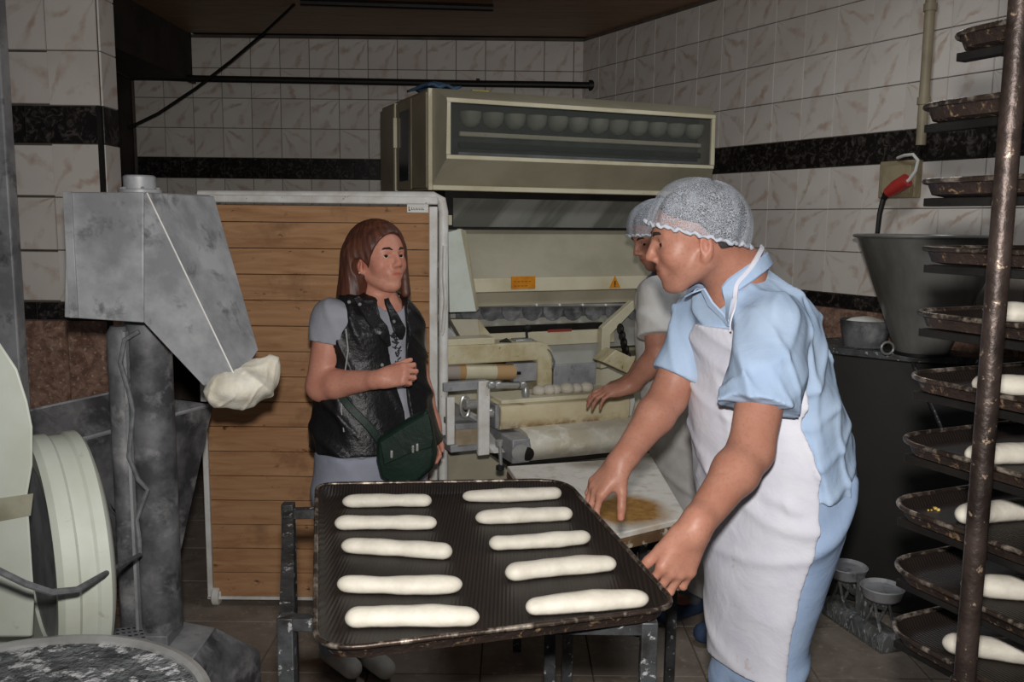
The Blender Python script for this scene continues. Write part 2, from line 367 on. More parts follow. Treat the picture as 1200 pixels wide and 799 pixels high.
def tray_parts(root, corner_fn, h=.028, wire=.0045):
    """corner_fn(inset, z) gives the outline loop of the tray at that inset"""
    rings = [corner_fn(.030, .000), corner_fn(.012, .004), corner_fn(.004, h - .002), corner_fn(.0, h)]
    inner = [corner_fn(.0, h), corner_fn(.008, h - .004), corner_fn(.016, .009), corner_fn(.034, .005)]
    n = len(rings[0])
    m = MB(); vs = [p for r in inner for p in r]
    m.add(vs, [(i * n + k, i * n + (k + 1) % n, (i + 1) * n + (k + 1) % n, (i + 1) * n + k) for i in range(3) for k in range(n)] + [tuple(range(3 * n, 4 * n))])
    m.build('pan', M_TRAY, root, smooth=.9)
    m = MB(); vs = [p for r in rings for p in r]
    m.add(vs, [(i * n + k, i * n + (k + 1) % n, (i + 1) * n + (k + 1) % n, (i + 1) * n + k) for i in range(3) for k in range(n)] + [tuple(range(n))])
    m.build('outer_side', M_RIMB, root, smooth=.9)
    MB().tube([(x, y, z) for x, y, z in corner_fn(0, h)], wire, 8, closed=True).build('rolled_rim', M_RIM, root, smooth=1.2)
ZT = .95
c4 = [atz(*p, ZT + .028) for p in ((371, 567), (662, 562), (796, 712), (369, 764))]
ctr = sum(c4) / 4; c4 = [c - ctr for c in c4]
def quad_loop(inset, z, r=.075, n=7):
    out = []
    pts = [np.array([c[0], c[1]]) for c in c4]
    for i in (0, 1, 2, 3):
        p = pts[i]; a = pts[i - 1] - p; b = pts[(i + 1) % 4] - p; a /= np.linalg.norm(a); b /= np.linalg.norm(b)
        s_ = inset / math.sqrt(max(1 - (a @ b) ** 2, .2)); q = p + (a + b) * s_
        rr = [.05, .085, .055, .075][i]
        for k in range(n + 1):
            t_ = k / n; u = (1 - t_) ** 2; v = 2 * t_ * (1 - t_); w_ = t_ ** 2
            pt = u * (q + a * rr) + v * q + w_ * (q + b * rr); out.append((pt[0], pt[1], z))
    return out
tray = empty('baking_tray', (ctr[0], ctr[1], ZT))
tag(tray, 'large black ribbed baking tray holding ten dough rolls, on the grey stand', 'baking tray')
tray_parts(tray, quad_loop)
def roll_mesh(L, r, seed):
    rr = random.Random(seed); m = MB(); N = 30; n = 16; rings = []
    ph = [rr.uniform(0, 6.28) for _ in range(6)]; bow = rr.uniform(-.006, .006)
    for i in range(N + 1):
        t_ = .5 - .5 * math.cos(math.pi * i / N); x = -L / 2 + L * t_; u = max(0.0, (abs(x) - (L / 2 - r * 1.1)) / (r * 1.1))
        e = max(0.0, 1 - u ** 2.2) ** .5
        q = r * max(e, .04) * (1 - .16 * abs(2 * t_ - 1) ** 3) * (1 + .06 * math.sin(9 * t_ + ph[0]) + .03 * math.sin(21 * t_ + ph[1]) + .06 * math.sin(3 * t_ + ph[4]))
        for k in range(n):
            a = 2 * math.pi * k / n; y = q * 1.06 * math.cos(a) + bow * math.cos(math.pi * (t_ - .5)); z = q * .86 * math.sin(a)
            z = max(z, -r * .62) + r * .62
            y *= 1 + .02 * math.sin(31 * t_ + ph[2] + 2 * a); rings.append((x, y, z))
    fs = [(i * n + k, i * n + (k + 1) % n, (i + 1) * n + (k + 1) % n, (i + 1) * n + k) for i in range(N) for k in range(n)] + [tuple(range(n)), tuple(range(N * n, (N + 1) * n))]
    return m.add(rings, fs).mesh('dough_roll', MT['dough'], 1.5)
rolls = [((401, 586), (506, 585), 'back left corner, first of the left row'), ((392, 611), (512, 611), 'second from the back in the left row'), ((400, 637), (530, 645), 'middle one of the left row'),
         ((395, 682), (542, 683), 'second from front in left row'), ((404, 722), (562, 721), 'front left one, longest of all'),
         ((542, 580), (658, 576), 'back right corner near the machine'), ((557, 605), (671, 600), 'second from back in right row'), ((573, 635), (692, 627), 'middle one of the right row'),
         ((592, 670), (722, 658), 'second from front in right row'), ((616, 710), (760, 699), 'front right one beside the lower hand')]
for i, (a, b, d) in enumerate(rolls):
    A = atz(*a, ZT + .02); B = atz(*b, ZT + .02); v = B - A
    o = bpy.data.objects.new('dough_roll', roll_mesh(np.linalg.norm(v), .0186 if i % 5 < 3 else .0192, i)); COL.objects.link(o)
    o.location = ((A[0] + B[0]) / 2, (A[1] + B[1]) / 2, ZT + .0055); o.rotation_euler = (0, 0, math.atan2(v[1], v[0]))
    tag(o, 'pale dough roll on the big tray, ' + d, 'dough roll', 'dough rolls on the big tray')
# stand under the tray
ts = empty('tray_stand', (0, 1.7, 0)); ZS = ZT - .004
lg = [aty(338, 604, 1.97), atz(336, 735, .925), atz(760, 740, .925), np.array([.098, 2.03, .94])]
lg = [np.array([q[0], q[1], 0]) for q in lg]
o0 = np.array([0, 1.7, 0]); lg = [q - o0 for q in lg]
for i, q in enumerate(lg):
    top = ZS if i else ZS + .012
    MB().box(q[0] - .0135, q[0] + .0135, q[1] - .0135, q[1] + .0135, 0, top).build('leg', MT['stand'], ts, bevel=.002)
def bar(parent, a, b, w_, h_, mat, name='bar'):
    a = np.array(a, float); b = np.array(b, float); x = b - a; L = np.linalg.norm(x); x = x / L; z = np.array([0, 0, 1.0]); y = np.cross(z, x); y /= np.linalg.norm(y); z = np.cross(x, y)
    return MB().boxr((a + b) / 2, (L, w_, h_), np.array([x, y, z]).T).build(name, mat, parent, bevel=.0015)
for i in range(4):
    a, b = lg[i], lg[(i + 1) % 4]
    bar(ts, a + (0, 0, ZS - .012), b + (0, 0, ZS - .012), .024, .022, MT['stand'], 'top_rail')
bar(ts, lg[0] + (0, 0, .2), lg[3] + (0, 0, .2), .02, .02, MT['stand'], 'lower_rail')
bar(ts, lg[1] + (0, 0, .2), lg[2] + (0, 0, .2), .02, .02, MT['stand'], 'lower_rail')
tag(ts, 'worn grey metal stand of square bars carrying the big tray', 'stand')

# ------------------------------------------------------------------ proofing trolley with wooden planks
YT = 3.55
TL = atz(243, 700, .12); TL = aty(240, 700, YT); BL = TL
TR = aty(507, 236, YT); TLt = aty(250, 230, YT); BZ = aty(300, 699, YT)[2]
XL, XR = aty(243, 650, YT)[0], aty(513, 240, YT)[0]; ZTOP = TR[2]
tw = empty('proofing_trolley', (XL, YT, 0)); Wd = XR - XL
tag(tw, 'tall white-framed dough trolley faced with stained wooden planks behind the woman', 'trolley')
M_WOOD = None
t = Nt('stained_plank'); co = t.co(True, (1.2, 1, 11))
c = t.mix(t.ramp(t.noise(co, 2.6, 6, .65, .8), .35, .68), lin((186, 144, 106)), lin((158, 114, 78)))
c = t.mix(t.ramp(t.noise(t.co(True), 3.2, 5, .65), .55, .72), c, lin((128, 94, 68)))
c = t.mix(t.ramp(t.noise(t.co(True, (1.5, 1, 3)), 9, 5, .7), .62, .7), c, lin((84, 58, 40)))
t.l(c, t.b.inputs['Base Color']); t.b.inputs['Roughness'].default_value = .7; t.b.inputs['Specular IOR Level'].default_value = .2; t.bump(t.noise(co, 10, 4), .25, .003); M_WOOD = t.m
zz = BZ; k = 0
while zz < ZTOP - .03:
    z1 = min(zz + .103, ZTOP - .02); dy = rng.uniform(-.002, .002)
    MB().box(.02, Wd - .03, .004 + dy, .022 + dy, zz + .0012, z1 - .0012).build('plank', M_WOOD, tw, bevel=.002); zz = z1; k += 1
MB().box(.02, Wd - .03, .024, .034, BZ, ZTOP - .02).build('backing', MT['black_iron'], tw)
r = .017
MB().box(-.004, .018, -.006, .03, BZ - .01, ZTOP + .01).build('side_post', MT['white_paint'], tw, bevel=.004)
MB().box(Wd - .034, Wd - .002, -.008, .03, BZ - .03, ZTOP - .02).build('side_post', MT['white_paint'], tw, bevel=.004)
MB().tube([(Wd - .002, .03, BZ - .03), (Wd + .018, .05, BZ), (Wd + .018, .05, ZTOP - .04), (Wd + .01, .05, ZTOP + .005), (Wd - .02, .05, ZTOP + .02), (-.0, .05, ZTOP + .016)], .02, 12).build('rear_tube', MT['white_paint'], tw)
MB().box(-.004, Wd, -.008, .03, ZTOP - .012, ZTOP + .018).build('top_rail', MT['white_paint'], tw, bevel=.005)
MB().box(-.004, Wd - .005, -.006, .03, BZ - .012, BZ).build('bottom_rail', MT['white_paint'], tw, bevel=.002)
# the trolley goes on behind: rear frame and shelf rails
for x in (.0, Wd - .02):
    MB().box(x, x + .02, .27, .30, BZ - .02, ZTOP + .015).build('rear_post', MT['white_paint'], tw, bevel=.003)
    for k in range(13):
        MB().box(x, x + .015, .05, .28, BZ + .05 + .11 * k, BZ + .062 + .11 * k).build('shelf_rail', MT['white_paint'], tw)
for x in (.03, Wd - .05):
    for y in (.01, .27):
        cs = MB().lathe([(.034, -.014), (.038, -.01), (.038, .01), (.034, .014)], (x, y, .038), (1, 0, 0), 20).build('caster', MT['white_paint'], tw)
        MB().box(x - .02, x + .02, y - .012, y + .012, .06, BZ - .008).build('caster_fork', MT['white_paint'], cs, bevel=.003)
s0 = aty(477, 239, YT); s1 = aty(502, 249, YT)
st = MB().box(s0[0] - XL, s1[0] - XL, -.0, .0035, s1[2], s0[2]).build('name_plate', MT['sticker'], tw); tag(st, 'small white plate with black marks')
gm = MB(); x = s0[0] - XL + .006
for wd_, hh in ((.010, .016), (.007, .010), (.006, .010), (.004, .010), (.007, .008), (.007, .008), (.006, .009), (.007, .010)):
    zc = (s0[2] + s1[2]) / 2 - .002; gm.box(x, x + wd_ * .7, -.0012, -.0002, zc - hh * .5, zc - hh * .22); gm.box(x, x + wd_ * .28, -.0012, -.0002, zc - hh * .22, zc + hh * .5); x += wd_ + .0012
gm.build('lettering', MT['ink'], st)
MB().tube([aty(521, 288, YT) - (XL, YT, 0), aty(520, 320, YT - .02) - (XL, YT, 0), aty(522, 352, YT - .02) - (XL, YT, 0), aty(519, 388, YT) - (XL, YT, 0), aty(517, 392, YT) - (XL, YT, 0)], .008, 8).build('door_handle', MT['white_paint'], tw)

# ------------------------------------------------------------------ flour sifter (left)
fs_ = empty('flour_sifter', (-.98, 2.55, 0)); o_ = np.array([-.98, 2.55, 0])
tag(fs_, 'grey floury steel flour sifter with box head, slanted chute and column', 'flour sifter')
Yn = 2.3
Nn = [aty(*p, Yn) for p in ((77, 222), (172, 226), (278, 447), (238, 452), (168, 378), (75, 372))]
top_off = np.array([aty(251, 232, 2.58)[0] - Nn[1][0], 2.58 - Yn, 0]); bot = aty(303, 410, 2.42) - Nn[2]
Bk = [Nn[0] + top_off, Nn[1] + top_off, Nn[2] + bot, Nn[3] + bot, Nn[4] + top_off, Nn[5] + top_off]
Nn[0][2] = Nn[1][2]; Bk[0][2] = Bk[1][2] = Nn[1][2]
hd = MB(); f = lambda L: [q - o_ for q in L]
# left box and chute share the bend line, built as two convex pieces of one shell
hd.hexa(f([Nn[0], Nn[1] * .0 + aty(168, 225, Yn), Nn[4], Nn[5]]), f([Bk[0], aty(168, 225, Yn) + top_off, Bk[4], Bk[5]]))
hd.build('head_box', MT['galv'], fs_, bevel=.003)
hc = MB(); k0 = aty(168.4, 225, Yn); k0[2] = Nn[0][2]
hc.hexa(f([k0, Nn[1], Nn[2], Nn[3], Nn[4] + (.001, 0, 0)]), f([k0 + top_off, Bk[1], Bk[2], Bk[3], Bk[4] + (.001, 0, 0)]))
hc.build('chute', MT['galv'], fs_, bevel=.002)
MB().tube(f([Nn[1] + (.001, -.001, 0), Nn[2] + (.001, -.001, 0)]), .0022, 6).build('folded_seam', MT['white_paint'], fs_)
MB().box(Nn[0][0] - o_[0] - .006, Nn[0][0] - o_[0] + .016, Yn - o_[1] - .006, Yn - o_[1] + .002, Nn[5][2], Nn[0][2] + .001).build('edge_flange', MT['galv'], fs_, bevel=.001)
cp = aty(164, 222, 2.45) - o_; zt_ = Nn[0][2]
cap = MB().lathe([(.056, 0), (.056, .012), (.042, .014), (.042, .046), (.038, .05), (.0, .05)], (cp[0], cp[1], zt_), n=28).build('cap', MT['galv'], fs_)
for k in range(6):
    a = k * math.pi / 3; MB().lathe([(.005, 0), (.005, .006), (0, .008)], (cp[0] + .049 * math.cos(a), cp[1] + .049 * math.sin(a), zt_ + .012), n=6).build('bolt', MT['steel'], cap)
cc = aty(174, 500, 2.52) - o_; zc0, zc1 = .40, aty(170, 381, 2.52)[2]
MB().lathe([(.062, 0), (.062, zc1 - zc0 + .03)], (cc[0] + .012, cc[1], zc0), n=28).build('column', MT['galv_dark'], fs_)
MB().lathe([(.036, 0), (.036, zc1 - zc0 - .02), (.025, zc1 - zc0)], (cc[0] - .058, cc[1] - .025, zc0), n=20).build('auger_pipe', MT['galv_dark'], fs_)
MB().box(cc[0] - .03, cc[0] - .022, cc[1] - .075, cc[1] - .055, zc0, zc1 - .01).build('column_rib', MT['galv'], fs_)
# loading bin behind the column: inverted pyramid of sheet steel
A = aty(75, 518, 2.40); B = aty(250, 475, 2.95); ztop_ = (A[2] + B[2]) / 2; A[2] = B[2] = ztop_
back = np.array([-.42, .16, 0]); bA = np.array([A[0] + .22, 2.62, .40]); bB = aty(200, 650, 2.78); bB[2] = .40
binm = MB(); th = .012
out = [A, B, B + back * 1.0, A + back * 1.0]; lo = [bA, bB, bB + back * .3, bA + back * .3]; cin = sum(out) / 4
inn = [p + (cin - p) * .03 for p in out]; lin_ = [p + (sum(lo) / 4 - p) * .1 + (0, 0, .02) for p in lo]
vs = f(out + lo + inn + lin_)
fc = []
for i in range(4):
    j = (i + 1) % 4; fc += [(i, j, 4 + j, 4 + i), (8 + i, 8 + j, 12 + j, 12 + i), (i, j, 8 + j, 8 + i)]
fc += [(4, 5, 6, 7), (12, 13, 14, 15)]
bn = binm.add(vs, fc).build('bin', MT['galv_dark'], fs_)
MB().tube(f([A, B, B + back, A + back]), .007, 6, closed=True).build('bin_lip', MT['galv'], bn)
# base
b0 = [aty(205, 728, 2.45), aty(252, 738, 2.6)]
zb = .37
top4 = [atz(187, 770, zb), atz(212, 730, zb), atz(262, 735, zb), atz(225, 782, zb)]
bs = MB(); q0 = atz(180, 772, zb); q1 = atz(210, 727, zb); q2 = atz(252, 735, zb); q3 = atz(215, 786, zb)
e2 = atz(305, 762, .25); e3 = atz(250, 812, .25)
fl_ = lambda p: np.array([p[0], p[1], 0.0])
bs.hexa(f([fl_(q0), fl_(q1), fl_(q2), fl_(q3)]), f([q0, q1, q2, q3]))
bs.build('base', MT['galv'], fs_, bevel=.003)
g = MB(); ee = np.array([.0015, 0, 0]); g.hexa(f([fl_(q3) + ee, fl_(q2) + ee, fl_(e2), fl_(e3)]), f([q3 + ee, q2 + ee, e2, e3])); g.build('motor_cover', MT['galv_dark'], fs_, bevel=.003)
gr = [atz(x, y, .42) for x, y in ((122, 738), (166, 733), (176, 756), (118, 768))]
gq = MB().hexa(f([p - (0, 0, .004) for p in gr]), f(gr)).build('grille', MT['galv'], fs_)
sl = MB()
for i in range(6):
    for j in range(7):
        u, v = (i + .5) / 6, (j + .5) / 7; p = (gr[0] * (1 - v) + gr[1] * v) * (1 - u) + (gr[3] * (1 - v) + gr[2] * v) * u - o_
        sl.box(p[0] - .0045, p[0] + .0045, p[1] - .0022, p[1] + .0022, p[2], p[2] + .0012)
so = sl.build('grille_holes', MT['black_iron'], gq); so['kind'] = 'stuff'
MB().box(cc[0] - .1, cc[0] + .06, cc[1] - .08, cc[1] + .05, zb - .02, .405).build('column_foot', MT['galv_dark'], fs_, bevel=.003)
cbl = empty('power_cable')
MB().tube([aty(163, 388, 2.44), aty(146, 398, 2.43), aty(141, 425, 2.43), aty(150, 455, 2.42), aty(156, 480, 2.42), aty(151, 535, 2.42), aty(162, 562, 2.42), aty(173, 574, 2.40), aty(166, 592, 2.40), aty(160, 610, 2.40), aty(163, 632, 2.38), aty(164, 650, 2.35), aty(145, 660, 2.1), aty(120, 674, 1.78), aty(90, 691, 1.66), aty(60, 694, 1.6), aty(30, 684, 1.55), aty(-5, 667, 1.5)], .0065, 8).build('cable', MT['cable'], cbl)
tag(cbl, 'grey cable hanging down the sifter column and across the mixer', 'cable')

# ------------------------------------------------------------------ spiral mixer (far left) and its bowl
mx = empty('dough_mixer', (-1.2, 1.9, 0)); om = np.array([-1.2, 1.9, 0])
tag(mx, 'pale greenish white mixer with big round drum cut by the left edge', 'mixer')
Ym = 1.85
pl = [(-60, 380), (-4, 393), (22, 432), (34, 470), (40, 500), (40, 545), (34, 580), (36, 610), (42, 700), (40, 748), (-60, 748)]
body = [aty(*p, Ym) - om for p in pl]
bk = [p + (-.30, .22, 0) for p in body]
MB().hexa(body, bk).build('housing', MT['mixer'], mx, bevel=.008, smooth=.5)
bz = aty(0, 580, Ym)[2]; bz2 = aty(0, 614, Ym)[2]
MB().hexa([aty(*p, Ym - .004) - om for p in ((-60, 592), (39, 578), (36, 604), (-60, 622))], [aty(*p, Ym + .01) - om for p in ((-60, 592), (39, 578), (36, 604), (-60, 622))]).build('worn_band', pm('dirty_band', (160, 158, 138), (130, 124, 104), 8, .7), mx)
dc = aty(48, 648, 2.0) - om; ax = np.array([.80, .60, 0]); R0 = .275
MB().lathe([(R0 - .075, .01), (R0 - .07, -.005), (R0 - .012, -.012), (R0, .0), (R0, .028), (R0 - .006, .034), (R0 - .006, .064), (R0, .07), (R0, .092), (R0 - .01, .1), (R0 - .05, .112), (.0, .118)], dc, ax, 64).build('drum_guard', MT['mixer'], mx, smooth=.5)
MB().lathe([(R0 - .072, .002), (R0 - .1, .03), (0, .034)], dc, ax, 48).build('drum_face', MT['galv'], mx)
MB().box(-.42, -.02, -.1, .3, 0, aty(0, 748, Ym)[2]).build('plinth', MT['mixer'], mx, bevel=.01)
bc = np.array([-.80, 1.31, 0]); BR = .315; ZR = .80
bw = MB().lathe([(.0, .33), (.2, .34), (.28, .42), (BR - .006, .60), (BR, ZR - .01), (BR + .006, ZR - .004), (BR + .006, ZR + .004), (BR - .004, ZR + .006), (BR - .012, ZR), (BR - .02, .6), (.27, .45), (.0, .42)], bc, n=72)
bo = bw.build('mixing_bowl', MT['steel']); tag(bo, 'round stainless steel mixing bowl rim in the bottom left corner', 'bowl')
fi = MB().lathe([(BR - .0125, ZR - .006), (BR - .03, ZR - .03), (BR - .06, ZR - .055), (.2, ZR - .08), (.1, ZR - .075), (0, ZR - .08)], bc, n=60)
fo = fi.build('flour_residue', pm('dried_dough_residue', (112, 114, 116), (52, 54, 56), 16, .9, c3=(190, 190, 190), scale3=26, lo3=.54, hi3=.6, bump=1, bscale=50, bdist=.02), bo); fo['kind'] = 'stuff'

# ------------------------------------------------------------------ tray rack on the right
def at_rack(px, py, z): return atz(px, py, z)
Rt = empty('tray_rack', (1.0, 1.35, 0)); orr = np.array([1.0, 1.35, 0])
tag(Rt, 'brown burnt steel tray rack with one upright at the right edge', 'rack')
pa = aty(1163, 400, 1.2)
MB().tube([(pa[0], pa[1], 0.02) - orr, (pa[0], pa[1], 2.05) - orr], .0145, 20).build('upright', MT['rack_pole'], Rt)
MB().lathe([(.017, 0), (.019, .003), (.019, .012), (.017, .015)], (pa[0] - orr[0], pa[1] - orr[1], 1.6 - 1.2 * .52 - .03), n=20).build('pole_ring', MT['rack_pole'], Rt)
YAW = math.radians(24)
corners = [((1133, 42), 0), ((1095, 126), 0), ((1094, 213), 0), ((1094, 291), 0), ((1088, 366), 1), ((1081, 440), 1), ((1071, 514), 1), ((1063, 589), 1), ((1061, 661), 1), ((1058, 733), 1)]
YC = 1.52
e2 = np.array([math.cos(YAW), math.sin(YAW)]); e1 = np.array([math.sin(YAW), -math.cos(YAW)])
proto = None; TWd, TLn = .60, .80
rk_lbl = ['topmost tray of the right rack, empty, seen from below', 'second tray from the top of the right rack, bare underside in view', 'third tray from the top of the right rack, just below the black tile border', 'fourth tray from the top of the right rack, level with the hopper rim',
          'fifth rack tray from the top, roll inside, beside the hopper base', 'sixth rack tray from the top, with crusted corner and one roll', 'rack tray seventh from the top, beside the black rail end', 'rack tray eighth from the top, yellow crumbs in its corner', 'second lowest visible rack tray, one roll behind the pole', 'lowest visible rack tray at the bottom right corner']
proto_mesh = None
posts_far = []
for i, ((px, py), hasroll) in enumerate(corners):
    C = aty(px, py, YC); z = C[2]
    # corner -> centre; local x along e2 (length), local y opposite to e1
    r_ = .07; cx = C[0] - .018; cy = C[1]
    ctr2 = np.array([cx, cy]) + e2 * (TWd / 2) + e1 * (TLn / 2) * .8
    if proto_mesh is None:
        tr = empty('baking_tray', (0, 0, 0)); tray_parts(tr, lambda ins, zz: [(x, y, zz) for x, y in rrect(TWd / 2 - ins, .32 - ins, max(.075 - ins, .02))], h=.026); proto_mesh = tr
    else: tr = dup(proto_mesh)
    ctr2 = np.array([cx, cy]) + e2 * (TWd / 2 - .02) + e1 * (.32 - .02)
    tr.location = (ctr2[0], ctr2[1], z - .026); tr.rotation_euler = (0, 0, YAW)
    tag(tr, rk_lbl[i], 'baking tray', 'trays on the right rack')
    # rail under the tray
    for s_ in (-1, 1):
        a = np.append(ctr2 + e2 * s_ * (TWd / 2 - .035) - e1 * .30, z - .034); b = np.append(ctr2 + e2 * s_ * (TWd / 2 - .035) + e1 * .34, z - .034)
        rr_ = bar(Rt, a - orr, b - orr, .022, .014, MT['black_iron'], 'shelf_rail')
for s1, s2 in ((-1, -.16), (1, -1), (1, 1)):
    q = ctr2 + e2 * s1 * (TWd / 2 + .012) + e1 * s2 * .33
    if s1 < 0: continue
    MB().tube([(q[0] - orr[0], q[1] - orr[1], 0.02), (q[0] - orr[0], q[1] - orr[1], 2.05)], .0145, 14).build('upright', MT['rack_pole'], Rt)
for a, b in (((1, -1), (1, 1)),):
    q0_, q1_ = [ctr2 + e2 * u * (TWd / 2 + .012) + e1 * v * .33 for u, v in (a, b)]
    for zz in (.1, 2.03): bar(Rt, np.append(q0_, zz) - orr, np.append(q1_, zz) - orr, .02, .02, MT['rack_pole'], 'cross_bar')
for zz in (.1, 2.03): bar(Rt, np.array([pa[0], pa[1], zz]) - orr, np.append(ctr2 + e2 * (TWd / 2 + .012) + e1 * .33, zz) - orr, .02, .02, MT['rack_pole'], 'cross_bar')
# rolls on the rack trays
rr2 = [((1150, 359), (1210, 361), 4, 'on the fifth rack tray, above the crusted tray'), ((1139, 449), (1215, 452), 5, 'on the sixth rack tray, with only its tip left of the pole'), ((1132, 532), (1215, 530), 6, 'on the seventh rack tray, beside the black rail end'),
       ((1122, 604), (1215, 596), 7, 'on the eighth rack tray, next to yellow crumbs'), ((1126, 684), (1212, 690), 8, 'on the second lowest rack tray, ending behind the pole'), ((1104, 752), (1196, 764), 9, 'on the lowest rack tray in the bottom right corner')]
tz = [aty(px, py, YC)[2] - .026 for (px, py), _ in corners]
for a, b, ti, d in rr2:
    z = tz[ti] + .02
    if ti == 4: A = atz(a[0], a[1] + 6, z); B = atz(b[0], b[1] + 6, z)
    else: A = atz(*a, z); B = atz(*b, z)
    v = B - A; L = max(.16, min(.30, np.linalg.norm(v) + .03)); v = v / np.linalg.norm(v); cpos = A + v * L / 2
    o = bpy.data.objects.new('dough_roll', roll_mesh(L, .022, 50 + ti)); COL.objects.link(o); o.location = (cpos[0], cpos[1], tz[ti] + .0055); o.rotation_euler = (0, 0, math.atan2(v[1], v[0]))
    tag(o, 'white dough roll ' + d, 'dough roll', 'dough rolls on the rack trays')
cr = MB()
for k in range(14):
    q = atz(1078 + rng.uniform(0, 34), 580 + rng.uniform(0, 18), tz[7] + .007); cr.boxr(q, (rng.uniform(.002, .006),) * 3, np.eye(3))
tag(cr.build('crumbs', pm('yellow_crumb', (190, 150, 60), (210, 190, 130), 60, .8)), 'yellow crumbs scattered in the corner of the eighth rack tray', 'crumbs', kind='stuff')

# ------------------------------------------------------------------ dark cabinet, hopper, basin, scale
cab = empty('black_cabinet', (1.5, 3.5, 0)); oc = np.array([1.5, 3.5, 0])
tag(cab, 'black steel machine cabinet under the conical hopper, behind the baker', 'cabinet')
ZC = 1.09
c0 = atz(950, 404, ZC); c1 = atz(1068, 416, ZC); d_ = c1 - c0; d_ /= np.linalg.norm(d_); nrm = np.array([-d_[1], d_[0], 0])
c0 = c0 - d_ * .15
if nrm[1] < 0: nrm = -nrm
c2 = c1 + (.38, -.08, 0); c3 = c0 + (.40, .20, 0)
c2[2] = c3[2] = ZC
low = lambda p, z: np.array([p[0], p[1], z]) - oc
MB().hexa([low(p, .02) for p in (c0, c1, c2, c3)], [low(p, ZC - .03) for p in (c0, c1, c2, c3)]).build('body', MT['black_paint'], cab, bevel=.004)
ov = lambda p, q: p + (p - (c0 + c1 + c2 + c3) / 4) * .03
MB().hexa([low(ov(p, 0), ZC - .029) for p in (c0, c1, c2, c3)], [low(ov(p, 0), ZC) for p in (c0, c1, c2, c3)]).build('table_plate', MT['stand'], cab, bevel=.003)
MB().tube([low(c1 + (.0, -.02, 0), ZC - .03), low(c1 + (.03, -.25, 0), ZC - .26)], .008, 8).build('side_strut', MT['stand'], cab)
ring = atz(1040, 408, ZC + .03); MB().tube([ring - oc + .024 * np.array([math.cos(a), 0, math.sin(a)]) for a in [k * math.pi / 8 for k in range(16)]], .005, 6, closed=True).build('lifting_ring', MT['steel_dark'], cab)
hp = np.array([0, 0, 0.0]); hcn = atz(1082, 414, ZC); hcn = aty(1080, 405, 3.53)
hpe = empty('flour_hopper', (hcn[0], hcn[1], ZC)); hr = .5 * (aty(1163, 272, 3.53) - aty(998, 272, 3.53))[0]; zr = aty(1080, 277, 3.53)[2] - ZC
MB().lathe([(.092, 0), (.100, .02), (hr - .012, zr - .012), (hr - .004, zr - .004), (hr, zr), (hr - .012, zr), (.1, .03), (0, .03)], n=48).build('cone', MT['steel_dark'], hpe)
MB().tube([((hr) * math.cos(a), hr * math.sin(a), zr) for a in [k * math.pi / 24 for k in range(48)]], .007, 8, closed=True).build('rim', MT['steel_dark'], hpe)
MB().lathe([(.105, 0), (.105, .012), (.094, .012)], n=32).build('collar', MT['black_iron'], hpe)
tag(hpe, 'conical stainless steel hopper standing on the black cabinet', 'hopper')
bp = atz(1013, 407, ZC); bse = empty('flour_basin', (bp[0] + .02, bp[1] + .05, ZC))
MB().lathe([(0, .0), (.085, 0), (.105, .11), (.108, .112), (.1, .112), (.095, .098)], n=32).build('basin', MT['galv_dark'], bse)
fh = MB().lathe([(.096, .096), (.06, .116), (.02, .124), (0, .125)], n=24).build('flour_heap', MT['flour'], bse); fh['kind'] = 'stuff'
tag(bse, 'small grey basin heaped with white flour beside the steel hopper', 'basin')

p1_ = atz(991, 662, .23); p2_ = atz(1036, 688, .23); pm_ = (p1_ + p2_) / 2
sc = empty('balance_scale', (pm_[0], pm_[1], 0), math.atan2(p2_[1] - p1_[1], p2_[0] - p1_[0]))
PD = np.linalg.norm((p2_ - p1_)[:2]) / 2; sc.scale = (.92, .92, 1.64)
tag(sc, 'old grey iron balance scale with two round pans on the floor', 'scale')
M_SC = pm('floury_cast_iron', (120, 122, 122), (78, 80, 80), 16, .7, .3, c3=(170, 172, 172), scale3=50, lo3=.56, hi3=.64, bump=.6)
bmh = MB().prof([(-.055, 0), (.055, 0), (.05, .03), (.03, .045), (-.03, .045), (-.05, .03)], -.2, .2).build('base', M_SC, sc, bevel=.004)
for x in (-.19, .17):
    for y in (-.055, .045): MB().box(x, x + .02, y, y + .012, -.0, .012).build('foot', M_SC, sc)
for sgn in (-1, 1):
    x = PD * sgn
    for y in (-.035, .035):
        MB().tube([(x - .05, y, .04), (x - .02, y, .075), (x, y, .105)], .006, 6).build('arm', M_SC, sc); MB().tube([(x + .05, y, .04), (x + .02, y, .075), (x, y, .105)], .006, 6).build('arm', M_SC, sc)
    MB().lathe([(0, .105), (.05, .106), (.075, .116), (.086, .136), (.089, .14), (.084, .142), (.074, .134), (0, .130)], (x, 0, 0), n=36).build('pan', MT['galv'], sc)
    MB().box(x - .01, x + .01, -.035, .035, .098, .108).build('pan_support', M_SC, sc)
MB().tube([(-.14, 0, .095), (-.07, 0, .085), (0, 0, .09), (.07, 0, .085), (.14, 0, .095)], .009, 8).build('beam', M_SC, sc)
MB().box(-.035, .035, -.012, .012, .04, .135).build('pointer_housing', M_SC, sc, bevel=.006)
for k in range(9):
    MB().tube([(-.17 + .042 * k, -.058, .008), (-.155 + .042 * k, -.06, .032), (-.14 + .042 * k, -.058, .008)], .0035, 5).build('scroll_ornament', M_SC, sc)
